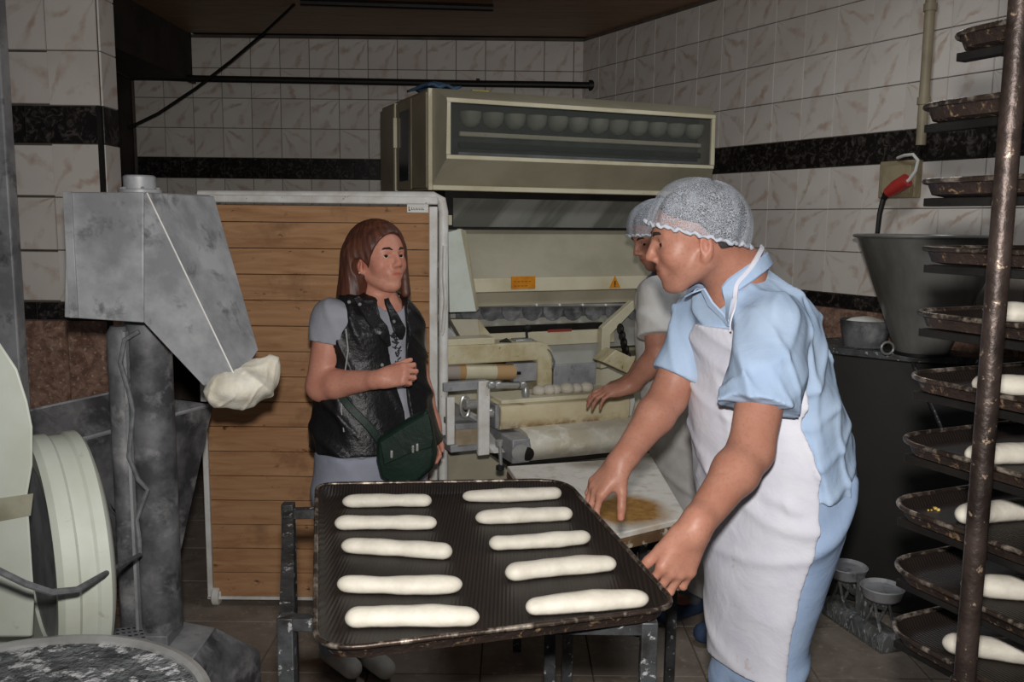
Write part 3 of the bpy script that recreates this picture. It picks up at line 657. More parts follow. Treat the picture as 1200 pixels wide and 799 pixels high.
# ------------------------------------------------------------------ dough dividing and proofing machine
MO = aty(505, 250, 3.9); MY = math.radians(23)
FM = Frame((MO[0], 3.9, 0), MY)
mc = empty('dough_machine', (MO[0], 3.9, 0), MY)
tag(mc, 'large cream dough dividing and proofing machine with a windowed hood and rollers', 'machine')
P = FM.PL
CR = MT['cream']
def pbox(name, mat, pxa, pya, pxb, pyb, c0, c1, bevel=.003, parent=None, ref=None):
    """box whose front face (local y = c0) spans two image corners, depth to c1"""
    a = P(pxa, pya, c0 if ref is None else ref); b = P(pxb, pyb, c0 if ref is None else ref)
    return MB().box(min(a[0], b[0]), max(a[0], b[0]), c0, c1, min(a[2], b[2]), max(a[2], b[2])).build(name, mat, parent or mc, bevel=bevel)
xl = P(503, 160, 0)[0]; xr = P(832, 180, 0)[0]; zt = P(507, 103, 0)[2]; zb_ = P(560, 224, 0)[2]
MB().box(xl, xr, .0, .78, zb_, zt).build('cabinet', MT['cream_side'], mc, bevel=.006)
# corner trim and side door on the left face
MB().box(xl - .006, xl + .012, -.008, .012, zb_, zt - .002).build('corner_trim', CR, mc, bevel=.002)
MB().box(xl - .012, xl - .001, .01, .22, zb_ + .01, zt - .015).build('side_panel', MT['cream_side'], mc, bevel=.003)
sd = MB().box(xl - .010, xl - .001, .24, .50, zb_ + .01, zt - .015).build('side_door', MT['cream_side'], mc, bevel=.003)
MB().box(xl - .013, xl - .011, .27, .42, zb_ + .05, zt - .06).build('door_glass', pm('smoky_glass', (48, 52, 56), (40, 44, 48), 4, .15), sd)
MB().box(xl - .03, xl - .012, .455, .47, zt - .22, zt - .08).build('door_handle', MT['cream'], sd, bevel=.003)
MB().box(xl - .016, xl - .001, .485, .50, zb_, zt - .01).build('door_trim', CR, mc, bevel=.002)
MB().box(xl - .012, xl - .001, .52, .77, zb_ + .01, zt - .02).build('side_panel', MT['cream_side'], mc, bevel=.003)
# hood: chamfered front
H0 = -.13
a = P(523, 114, H0); b = P(838, 140, H0); zf1 = P(523, 114, H0)[2]; zf0 = P(523, 186, H0)[2]; x0, x1 = a[0], b[0]
zb2 = zb_ + .022
ring_o = [(xl + .012, 0, zb2), (xr, 0, zb2), (xr, 0, zt), (xl + .012, 0, zt)]
ring_f = [(x0, H0, zf0), (x1, H0, zf0), (x1, H0, zf1), (x0, H0, zf1)]
hm = MB(); wi = .018
fr_in = [(x0 + wi, H0, zf0 + wi), (x1 - wi, H0, zf0 + wi), (x1 - wi, H0, zf1 - wi), (x0 + wi, H0, zf1 - wi)]
hm.add(ring_o + ring_f, [(i, (i + 1) % 4, 4 + (i + 1) % 4, 4 + i) for i in range(4)])
ho = hm.build('hood_panels', MT['beige_cover'], mc, smooth=.2)
fm_ = MB()
for (ax, az, bx, bz_) in ((x0, zf0, x1, zf0 + wi), (x0, zf1 - wi, x1, zf1), (x0, zf0 + wi, x0 + wi, zf1 - wi), (x1 - wi, zf0 + wi, x1, zf1 - wi)):
    fm_.box(ax, bx, H0 - .006, H0 + .012, az, bz_)
fm_.build('window_frame', CR, mc, bevel=.002)
MB().box(x0 + wi - .002, x1 - wi + .002, H0 + .002, H0 + .005, zf0 + wi - .002, zf1 - wi + .002).build('window_glass', MT['glass'], mc)
MB().box(x0 + .01, x1 - .01, -.012, -.002, zf0, zf1).build('interior_back', pm('dark_interior', (84, 84, 76), (60, 60, 54), 6, .8), mc)
# moulded dough cups inside
cupm = MB().lathe([(.048, 0), (.047, -.02), (.04, -.045), (.02, -.062), (0, -.066)], (0, 0, 0), n=20).mesh('dough_cup', pm('grey_cup', (168, 166, 150), (146, 144, 128), 10, .6), .8)
nx = 12
for k in range(nx):
    o = bpy.data.objects.new('dough_cup', cupm); COL.objects.link(o); o.parent = mc; o.location = (x0 + .13 + (x1 - x0 - .2) * k / (nx - 1), H0 + .065, zf1 - .045)
MB().box(x0 + .07, x1 - .05, H0 + .03, H0 + .05, zf0 + .098, zf0 + .118).build('cup_rail', CR, mc, bevel=.004)
MB().box(x0 + .07, x1 - .05, H0 + .03, H0 + .06, zf0 + .05, zf0 + .075).build('cup_rail', MT['black_iron'], mc, bevel=.004)
MB().box(x0 + .07, x1 - .05, H0 + .045, H0 + .06, zf0 + .02, zf0 + .034).build('cup_rail', MT['galv'], mc, bevel=.002)
MB().box(xl + .012, xr + .002, -.012, .02, zb_, zb_ + .022).build('lower_trim', CR, mc, bevel=.004)
# streaked guard under the hood
g0 = P(530, 231, .1); g1 = P(600, 266, .1)
gx1 = P(790, 250, .1)[0]
t = Nt('streaked_guard'); co = t.co(False); m0 = t.n('ShaderNodeMapping'); m0.inputs['Rotation'].default_value = (0, math.radians(-42), 0); t.l(co, m0.inputs[0]); mp = t.n('ShaderNodeMapping'); mp.inputs['Scale'].default_value = (5, 1, .5); t.l(m0.outputs[0], mp.inputs[0])
t.l(t.mix(t.ramp(t.noise(mp.outputs[0], 2.2, 3), .42, .6), lin((112, 112, 104)), lin((150, 150, 142))), t.b.inputs['Base Color']); t.b.inputs['Roughness'].default_value = .25; t.b.inputs['Metallic'].default_value = .3
MB().box(g0[0], gx1, .10, .11, g1[2], g0[2]).build('guard_plate', t.m, mc)
MB().box(g0[0] - .04, gx1, .08, .3, g0[2] - .003, zb_ - .0005).build('guard_recess', MT['black_iron'], mc)
MB().box(g0[0] - .04, gx1, .085, .12, g1[2] - .012, g1[2]).build('guard_rail', MT['black_iron'], mc)
MB().box(g0[0] - .04, g0[0] - .001, .085, .11, g1[2], g0[2] + .003).build('guard_bracket', MT['black_iron'], mc)
pbox('latch', CR, 521, 252, 530, 264, .07, .084)
# sloping cover and lip
cv0 = P(545, 269, .12); cv1 = P(600, 326, -.02)
cx0 = P(524, 300, .05)[0]; cx1 = P(830, 300, .05)[0]
MB().prof([(.12, cv0[2]), (-.02, cv1[2]), (-.005, cv1[2]), (.14, cv0[2])], cx0, cx1).build('sloping_cover', MT['beige_cover'], mc)
lz0 = P(600, 342, -.03)[2]
MB().box(cx0 + .05, cx1, -.03, .0, lz0, cv1[2] + .002).build('cover_lip', CR, mc, bevel=.004)
s0 = P(599, 324, -.031); s1 = P(627, 338, -.031)
ob = MB().box(s0[0], s1[0], -.034, -.0305, s1[2], s0[2]).build('warning_label', MT['orange'], mc); tag(ob, 'orange rectangular label with faint dark writing')
lm = MB()
for j in range(2):
    for k in range(5 - j):
        xx = s0[0] + .012 + k * .018; zz = s0[2] - .016 - j * .02; lm.box(xx, xx + .012, -.0352, -.0342, zz - .008, zz - .005)
lm.build('lettering', pm('faded_ink', (140, 90, 20), None), ob)
s0 = P(714, 337, -.031); s1 = P(727, 323, -.031); s2 = P(720.5, 323, -.031)
tb = MB().hexa([(s0[0], -.0305, s0[2]), (s1[0], -.0305, s0[2]), (s2[0], -.0305, s1[2])], [(s0[0], -.034, s0[2]), (s1[0], -.034, s0[2]), (s2[0], -.034, s1[2])]).build('warning_triangle', MT['orange'], mc)
zc = s0[2]; MB().box(s2[0] - .003, s2[0] + .003, -.0352, -.0342, zc + .012, zc + .032).box(s2[0] - .003, s2[0] + .003, -.0352, -.0342, zc + .004, zc + .009).build('exclamation_mark', MT['ink'], tb)
# hinged flap on the left
fa = [P(525, 272, -.02), P(540, 268, -.02), P(558, 365, -.12), P(527, 366, -.12)]
MB().hexa(fa, [p + np.array([0, .02, 0]) for p in fa]).build('side_flap', pm('pale_flap', (206, 214, 204), (190, 194, 176), 6, .5), mc, bevel=.002)
fb = [P(540, 268, -.018), P(546, 270, .02), P(561, 362, -.06), P(558, 365, -.118)]
MB().hexa(fb, [p + np.array([-.012, .012, 0]) for p in fb]).build('flap_edge', CR, mc)
# inner works under the lip
pbox('gap_bar', MT['beige_cover'], 535, 343.5, 745, 354, .02, .10)
pbox('works_back', pm('floury_back_panel', (176, 176, 168), (150, 150, 142), 8, .8), 528, 354, 800, 402, .075, .18)
pbox('dark_slot', MT['galv_dark'], 535, 354, 800, 366, .06, .074)
n_s = 13
for k in range(n_s):
    c = P(551 + 24.5 * k * .98, 364, .05); MB().lathe([(0, -.018), (.040, -.016), (.050, 0), (.05, .005)][::1], (c[0], .046, c[2] + .004), (0, -1, 0), 18).build('round_cup', MT['galv_dark'], mc)
MB().tube([P(535, 358, .03), P(745, 357, .03)], .009, 8).build('shaft', MT['steel'], mc)
for k in range(5):
    c = P(628 + 27 * k, 357, .015); MB().lathe([(.006, 0), (.006, .01), (0, .013)], c, (0, -1, 0), 8).build('bolt', MT['sticker'], mc)
pbox('ledge', CR, 545, 385, 720, 401, .0, .12)
pbox('ledge_shadow_strip', MT['black_iron'], 560, 383, 706, 385.2, -.002, .002, bevel=0)  # thin black strip standing in for the shadow line above the ledge
pbox('red_strip', pm('red_mark', (150, 62, 52), None), 642, 386.2, 670, 388.2, -.002, .002, bevel=0)
pbox('front_panel', pm('front_panel_paint', (186, 188, 182), (170, 170, 160), 5, .5), 600, 402, 712, 431, .03, .06)
pbox('metal_plate', MT['galv'], 649, 428, 698, 462, .0, .02)
pbox('lower_body', CR, 522, 430, 790, 640, .10, .75, bevel=.006)
pbox('lower_front', MT['beige_cover'], 520, 525, 600, 680, -.12, .095, bevel=.006)
MB().box(.06, 1.2, -.1, .7, 0, .12).build('plinth', MT['black_iron'], mc)
MB().box(xl + .3, xr - .02, .3, .76, .12, zb_ - .001).build('rear_column', MT['beige_cover'], mc)
# left small hoppers
fa = [P(528, 374, -.1), P(560, 374, -.1), P(564, 399, -.14), P(544, 402, -.14)]
MB().hexa(fa, [p + np.array([0, .05, 0]) for p in fa]).build('infeed_shute', MT['beige_cover'], mc, bevel=.002)
fa = [P(560, 374, -.1), P(580, 398, -.1), P(564, 399, -.14)]
MB().hexa(fa, [p + np.array([0, .05, 0]) for p in fa]).build('shute_side', MT['cream_dirty'], mc)
fa = [P(518, 383, -.18), P(526, 384, -.18), P(543, 404, -.2), P(540, 409, -.2), P(518, 409, -.2)]
MB().hexa(fa, [p + np.array([0, .03, 0]) for p in fa]).build('gusset', MT['galv'], mc)
# upper arm housing with its post, roller
ZA0 = P(560, 426, -.3)[2]; ZA1 = P(560, 404, -.3)[2]
A0 = P(516, 415, -.3)[0]; A1 = P(648, 415, -.3)[0]
arm = MB(); zlow = P(640, 470, -.3)[2]; ww = P(630, 440, -.3)[0]
arm.hexa([(A0, -.3, ZA0), (ww, -.3, ZA0), (ww, -.3, zlow), (A1, -.3, zlow), (A1, -.3, ZA1 - .04), (A1 - .03, -.3, ZA1 - .01), (A1 - .07, -.3, ZA1), (A0, -.3, ZA1)],
         [(A0, -.16, ZA0), (ww, -.16, ZA0), (ww, -.16, zlow), (A1, -.16, zlow), (A1, -.16, ZA1 - .04), (A1 - .03, -.16, ZA1 - .01), (A1 - .07, -.16, ZA1), (A0, -.16, ZA1)])
arm.build('arm_housing', MT['cream_dirty'], mc, bevel=.006)
pbox('arm_ridge', CR, 520, 398, 580, 405, -.28, -.18)
r0 = P(520, 435.5, -.27); r1 = P(602, 435.5, -.27)
MB().tube([r0, P(537, 435.5, -.27)], .033, 24).build('roller', pm('grey_felt', (160, 150, 140), None, rough=.8), mc)
MB().tube([P(537, 435.5, -.27), P(544, 435.5, -.27)], .034, 24).build('roller_band', pm('tan_band', (176, 140, 96), None, rough=.8), mc)
MB().tube([P(544, 435.5, -.27), P(580, 435.5, -.27)], .033, 24).build('roller', MT['cream'], mc)
MB().tube([P(580, 435.5, -.27), r1], .034, 24).build('roller_band', pm('brown_band', (184, 150, 108), None, rough=.8), mc)
pbox('roller_bearing', MT['galv'], 602, 426, 631, 446, -.29, -.2)
pbox('bearing_pin', MT['black_iron'], 603, 436, 611, 439, -.30, -.285)
pbox('tie_bar', MT['galv'], 520, 449, 572, 456, -.34, -.30)
kn = P(618, 388, -.2)
MB().tube([P(618, 402, -.22), P(617, 388, -.22)], .006, 8).build('lever', MT['black_iron'], mc)
MB().lathe([(0, -.014), (.014, -.01), (.018, 0), (.014, .01), (0, .014)], P(618, 384, -.22), n=12).build('lever_knob', MT['rubber'], mc)
MB().tube([P(607, 398, -.24), P(622, 397, -.24), P(634, 403, -.28), P(645, 412, -.305), P(650, 424, -.305), P(647, 432, -.3)], .004, 6).build('hose', MT['cable'], mc)
MB().tube([P(586, 401, -.26), P(593, 399, -.26), P(600, 404, -.28)], [.007, .012, .008], 8).build('clip', MT['rubber'], mc)
pbox('clamp_block', MT['steel'], 605, 398, 624, 404, -.26, -.2)
# big moulding drum
D0, D1 = P(580, 480, -.5), P(729, 479, -.5); zc = (D0[2] + D1[2]) / 2; D0[2] = zc + .004; D1[2] = zc
t = Nt('stained_drum_cover'); co = t.co(False, (1, 1, 1)); 
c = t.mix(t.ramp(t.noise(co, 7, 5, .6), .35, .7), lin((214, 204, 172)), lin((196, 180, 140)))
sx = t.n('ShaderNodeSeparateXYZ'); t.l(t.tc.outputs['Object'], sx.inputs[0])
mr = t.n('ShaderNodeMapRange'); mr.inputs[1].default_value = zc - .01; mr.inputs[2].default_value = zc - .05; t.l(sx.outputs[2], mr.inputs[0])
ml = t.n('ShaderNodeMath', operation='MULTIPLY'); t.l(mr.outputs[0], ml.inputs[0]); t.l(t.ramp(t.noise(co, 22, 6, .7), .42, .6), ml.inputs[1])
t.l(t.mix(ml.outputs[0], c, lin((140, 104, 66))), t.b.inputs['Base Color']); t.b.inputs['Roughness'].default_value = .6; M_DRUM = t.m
dr = MB(); prof_d = [(-.062, .040), (-.07, .02), (-.066, -.03), (-.05, -.055), (-.02, -.064), (.03, -.06), (.07, -.03), (.085, .02), (.08, .046)]
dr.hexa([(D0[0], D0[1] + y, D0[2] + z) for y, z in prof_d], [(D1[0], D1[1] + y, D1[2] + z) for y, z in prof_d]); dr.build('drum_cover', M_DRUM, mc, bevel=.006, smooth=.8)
MB().box(D0[0] + .02, D1[0] - .02, D0[1] - .02, D0[1] + .16, D0[2] + .035, D0[2] + .055).build('drum_tray', MT['cream'], mc, bevel=.004)
MB().box(D0[0] - .02, D0[0] - .002, D0[1] - .055, D0[1] + .06, D0[2] - .05, D0[2] + .045).build('drum_end', MT['galv'], mc, bevel=.004)
MB().lathe([(.02, 0), (.02, .03), (.012, .034), (0, .034)], (D0[0] - .02, D0[1] - .02, D0[2] + .01), (-1, 0, 0), 14).build('drum_bearing', MT['steel'], mc)
pbox('bracket_plate', MT['white_paint'], 561, 447, 574, 533, -.56, -.54, bevel=.004)
pbox('bracket_plate', MT['white_paint'], 524, 466, 533, 521, -.5, -.48, bevel=.003)
pbox('front_roller_cover', pm('brown_grey_roll', (172, 160, 140), (150, 134, 110), 10, .7), 534, 503, 562, 524, -.5, -.42, bevel=.01)
pbox('lower_ledge', MT['galv'], 528, 522, 566, 527, -.5, -.3)
pbox('lower_ledge_top', MT['galv'], 534, 497, 562, 502, -.5, -.35)
wc = P(545, 476, -.5); MB().tube([wc + np.array([.0, .012 * math.cos(a) , 0]) * 0 + np.array([.018 * math.cos(a), .0, .042 * math.sin(a)]) for a in [k * math.pi / 12 for k in range(24)]], .006, 8, closed=True).build('hand_wheel', MT['steel'], mc)
MB().tube([P(545, 474, -.5), P(563, 473, -.5)], .02, 14).build('wheel_shaft', MT['steel'], mc)
MB().tube([P(570, 451, -.56), P(608, 451, -.56)], .009, 8).build('spindle', MT['steel'], mc)
for px in (575, 583, 612):
    MB().lathe([(.014, -.012), (.017, 0), (.014, .012)], P(px, 451, -.56), (1, 0, 0), 12).build('spindle_nut', MT['steel'], mc)
MB().lathe([(.014, -.02), (.017, 0), (.010, .02)], P(616, 459, -.56), (0, 0, 1), 12).build('set_screw', MT['steel'], mc)
# right end of the drum and the curved side guard
fa = [P(730, 458, -.52), P(742, 455, -.52), P(744, 470, -.52), P(738, 496, -.52), P(728, 496, -.52), P(733, 474, -.52)]
MB().hexa(fa, [p + np.array([0, .03, 0]) for p in fa]).build('end_bracket', MT['white_paint'], mc)
fa = [P(742, 352, -.05), P(748, 358, -.05), P(716, 392, -.05), P(714, 430, -.05), P(704, 432, -.05), P(706, 384, -.05)]
MB().hexa(fa, [p + np.array([0, .04, 0]) for p in fa]).build('curved_guard', CR, mc, bevel=.003)
fa = [P(706, 424, -.3), P(722, 410, -.3), P(752, 424, -.3), P(740, 440, -.3)]
MB().hexa(fa, [p + np.array([0, .1, 0]) for p in fa]).build('motor_cover', MT['cream_dirty'], mc, bevel=.004)
for k in range(5):
    MB().lathe([(.02, -.008), (.026, 0), (.02, .008)], P(727 + 2 * k, 385 + 8 * k, -.1), (1, 0, 0), 12).build('chain_wheel', MT['black_iron'], mc)
# belt conveyor below
E0, E1 = P(602, 520, -.66), P(772, 519, -.66); zc = (E0[2] + E1[2]) / 2; hh = .055
bp_ = [(-.02 - .04 * math.cos(a), hh * math.sin(a)) for a in [(-90 + 180 * k / 10) * math.pi / 180 for k in range(11)]]
bp_ = [(-.0 - .045 * math.sin(math.radians(18 * k)), -hh + 2 * hh * k / 10) for k in range(11)] + [(.30, hh + .03), (.30, -hh + .03)]
xs0 = P(621, 520, -.66)[0]; xs1 = P(757, 520, -.66)[0]
MB().hexa([(xs0, -.66 + y + .03, zc + z) for y, z in bp_], [(xs1, -.66 + y + .03, zc + z) for y, z in bp_]).build('canvas_belt', MT['belt'], mc, smooth=.7)
MB().box(E0[0] - .01, xs0 - .002, -.67, -.36, zc - .05, zc + .045).build('belt_side_plate', MT['galv'], mc, bevel=.006)
MB().box(xs1 + .002, P(778, 520, -.66)[0], -.67, -.36, zc - .05, zc + .03).build('belt_end_plate', MT['black_iron'], mc, bevel=.01)
MB().lathe([(.02, 0), (.034, .004), (.034, .012), (0, .016)], (P(607, 521, -.66)[0], -.672, zc - .005), (0, -1, 0), 18).build('belt_bearing', MT['steel'], mc)
MB().lathe([(.016, 0), (.026, .004), (.026, .012), (0, .016)], (P(617, 524, -.66)[0] - .004, -.672, zc - .012), (0, -1, 0), 18).build('belt_bearing', MT['black_iron'], mc)
MB().box(E0[0], P(776, 520, -.66)[0], -.63, -.4, zc - .075, zc - .058).build('belt_frame', MT['black_iron'], mc, bevel=.003)
MB().prof([(-.60, zc - .02), (-.3, zc + .06), (.1, zc + .06), (.1, zc - .06), (-.4, zc - .065)], P(575, 500, -.56)[0], P(590, 500, -.56)[0]).build('side_cheek', MT['white_paint'], mc, bevel=.003)
ch = P(588, 520, -.68)
MB().lathe([(0, -.015), (.014, -.01), (.016, .01), (0, .015)], P(585, 519, -.68), n=12).build('tension_knob', MT['steel'], mc)
MB().tube([P(586, 522, -.68), P(587, 545, -.68)], .007, 8).build('tension_rod', MT['steel'], mc)
MB().lathe([(0, -.015), (.016, -.008), (.016, .008), (0, .015)], P(586, 548, -.68), n=12).build('tension_knob', MT['rubber'], mc)
for xx in (xs0 + .02, xs1 - .02):
    MB().box(xx, xx + .03, -.6, -.55, .0, zc - .07).build('leg', MT['stand'], mc)
# dough pieces lying on the drum
di = 0
for (px, py, r_) in ((632, 461, .028), (644, 465, .03), (651, 457, .028), (665, 463, .032), (676, 457, .028), (688, 462, .03)):
    c = P(px, py, -.46); m = MB(); ww_ = FM.W(np.array([c[0], -.455, D0[2] + .06]))
    m.lathe([(0, -.004), (r_ * .85, -.003), (r_ * 1.05, r_ * .4), (r_ * .8, r_ * .9), (r_ * .35, r_ * 1.12), (0, r_ * 1.15)], n=18)
    o = m.build('dough_ball', MT['dough'], smooth=1.5); o.location = tuple(ww_); o.location[2] = D0[2] + .059; di += 1
    tag(o, ['dough ball at the left end of the drum top', 'dough ball second from left on the drum, lying low', 'dough ball third from left on the drum top', 'broad dough ball in the middle of the drum top', 'dough ball fifth from left on the drum top', 'dough ball nearest the second baker\'s hand'][di - 1], 'dough ball', 'dough balls on the moulding drum')
# floury outfeed board
ZB = .70
q = [atz(596, 548, ZB), atz(762, 535, ZB), atz(806, 604, ZB), atz(690, 632, ZB), atz(640, 640, ZB)]
q = [atz(594, 546, ZB), atz(764, 535, ZB), atz(806, 606, ZB), atz(660, 640, ZB)]
ob_ = empty('outfeed_table', tuple((sum(q) / 4) * (1, 1, 0))); oo = (sum(q) / 4) * (1, 1, 0)
tag(ob_, 'low table with a floury board below the machine, brown crumb patch on it', 'table')
t = Nt('floury_board'); co = t.tc.outputs['Object']
gx = (atz(735, 597, ZB) - oo)
vm = t.n('ShaderNodeVectorMath', operation='SUBTRACT'); t.l(co, vm.inputs[0]); vm.inputs[1].default_value = tuple(gx)
mp = t.n('ShaderNodeMapping'); mp.inputs['Scale'].default_value = (4.2, 3.6, 0); t.l(vm.outputs[0], mp.inputs[0])
ln = t.n('ShaderNodeVectorMath', operation='LENGTH'); t.l(mp.outputs[0], ln.inputs[0])
ad = t.n('ShaderNodeMath', operation='MULTIPLY_ADD'); ad.inputs[1].default_value = .55; t.l(t.noise(co, 9, 5, .65), ad.inputs[0]); t.l(ln.outputs['Value'], ad.inputs[2])
base = t.mix(t.ramp(t.noise(co, 18, 6, .7), .5, .75), lin((226, 222, 212)), lin((184, 178, 164)))
pc_ = t.mix(t.ramp(t.noise(co, 30, 5, .7), .4, .65), lin((172, 128, 62)), lin((140, 96, 42)))
t.l(t.mix(t.ramp(ad.outputs[0], .68, .95), pc_, base), t.b.inputs['Base Color']); t.b.inputs['Roughness'].default_value = .9; t.bump(t.noise(co, 50, 5), .4, .004)
fq = [p - oo for p in q]
MB().hexa([p - (0, 0, .02) for p in fq], fq).build('board', t.m, ob_, bevel=.004)
ins = lambda s_: [np.array([0, 0, 0]) + p * s_ * (1, 1, 0) for p in fq]
MB().hexa([p + (0, 0, ZB - .055) for p in ins(1.0)], [p + (0, 0, ZB - .0205) for p in ins(1.0)]).build('wooden_frame', pm('brown_board_edge', (120, 92, 62), (84, 62, 42), 10, .8, c3=(200, 190, 170), scale3=30, lo3=.55, hi3=.65), ob_, bevel=.003)
for k, p in enumerate(ins(.86)):
    MB().box(p[0] - .015, p[0] + .015, p[1] - .015, p[1] + .015, 0, ZB - .055).build('leg', MT['stand'], ob_)
# cloth and strip on top of the machine
bc_ = MB(); N = 12
pts = []
for i in range(N + 1):
    for j in range(N + 1):
        u, v = i / N, j / N; pts.append((u * .16, v * .20, .012 + .022 * math.sin(3.1 * u) * math.sin(3.1 * v) + .006 * math.sin(14 * u + 5 * v)))
top_ = [(i * (N + 1) + j, (i + 1) * (N + 1) + j, (i + 1) * (N + 1) + j + 1, i * (N + 1) + j + 1) for i in range(N) for j in range(N)]
bc_.add(pts, top_)
o = bc_.build('blue_cloth', MT['blue_cloth'], smooth=2); sm = o.modifiers.new('s', 'SOLIDIFY'); sm.thickness = .01
ww_ = FM.W(np.array([xl + .01, .03, zt])); o.location = tuple(ww_ + (0, 0, -.001)); o.rotation_euler = (0, 0, MY + .2)
tag(o, 'crumpled blue cloth on the top left corner of the machine', 'cloth')
w0 = FM.W(FM.PL(541, 103, .12)); w1 = FM.W(FM.PL(588, 105, .12)); w0[2] = w1[2] = zt
v = w1 - w0; o = MB().box(0, np.linalg.norm(v), 0, .03, 0, .012).box(.05, .13, .0, .03, .012, .024).build('yellow_strip', MT['yellow_tape'], bevel=.002); o.location = tuple(w0); o.rotation_euler = (0, 0, math.atan2(v[1], v[0]))
tag(o, 'yellow strip lying on top of the machine hood', 'strip')
# ------------------------------------------------------------------ people: distance fields meshed into continuous surfaces
A3 = lambda *p: np.array(p, float)
def nrm_(v): v = np.array(v, float); return v / np.linalg.norm(v)
def sm(a, b, k):
    h = np.clip(.5 + .5 * (b - a) / k, 0, 1); return b * (1 - h) + a * h - k * h * (1 - h)
def smx(a, b, k): return -sm(-a, -b, k)
class S:
    """a list of primitives folded together in order"""
    def __init__(s): s.p = []
    def rc(s, a, b, r1, r2, k=.012, sub=False, vis=None):
        a, b = A3(*a), A3(*b); ab = b - a; L2 = ab @ ab + 1e-12; R = max(r1, r2)
        def fn(P):
            t = np.clip((P - a) @ ab / L2, 0, 1); return np.linalg.norm(P - a - t[:, None] * ab, axis=1) - (r1 + (r2 - r1) * t)
        s.p.append((fn, k, np.minimum(a, b) - R, np.maximum(a, b) + R, sub)); return s
    def el(s, c, r, B=None, k=.012, sub=False):
        c = A3(*c); r = A3(*r); B = np.eye(3) if B is None else np.array(B)   # rows of B = local axes
        def fn(P):
            q = (P - c) @ B.T; k0 = np.linalg.norm(q / r, axis=1); k1 = np.linalg.norm(q / (r * r), axis=1) + 1e-9
            return np.where(k0 < 1e-3, -min(r), k0 * (k0 - 1) / k1)
        s.p.append((fn, k, c - max(r), c + max(r), sub)); return s
    def loft(s, lv, side, front, k=.02, pw=2.3, cap=.02):
        """lv: (centre, half side, half front) from low z to high z"""
        zc = A3(*[l[0][2] for l in lv]); cx = A3(*[l[0][0] for l in lv]); cy = A3(*[l[0][1] for l in lv]); rs = A3(*[l[1] for l in lv]); rf = A3(*[l[2] for l in lv])
        side, front = A3(*side), A3(*front)
        def cub(z, v): return np.interp(z, zc, v)
        def fn(P):
            z = P[:, 2]; dx = P[:, 0] - cub(z, cx); dy = P[:, 1] - cub(z, cy); a = cub(z, rs); b = cub(z, rf)
            u = np.abs(dx * side[0] + dy * side[1]) / a; v = np.abs(dx * front[0] + dy * front[1]) / b
            kk = (u ** pw + v ** pw) ** (1 / pw); d = (kk - 1) * np.minimum(a, b)
            return smx(smx(d, z - zc[-1], cap), zc[0] - z, cap)
        R = max(rs.max(), rf.max()); s.p.append((fn, k, A3(cx.min() - R, cy.min() - R, zc[0]), A3(cx.max() + R, cy.max() + R, zc[-1]), False)); return s
    def add(s, o): s.p += o.p; return s
    def __call__(s, P, m=.10):
        d = np.full(len(P), 9.0)
        for fn, k, lo, hi, sub in s.p:
            M = np.all((P > lo - m) & (P < hi + m), axis=1)
            if not M.any(): continue
            q = fn(P[M]); d[M] = smx(d[M], -q, k) if sub else sm(d[M], q, k)
        return d
    def bounds(s):
        L = [p for p in s.p if not p[4]]; return np.min([p[2] for p in L], axis=0), np.max([p[3] for p in L], axis=0)
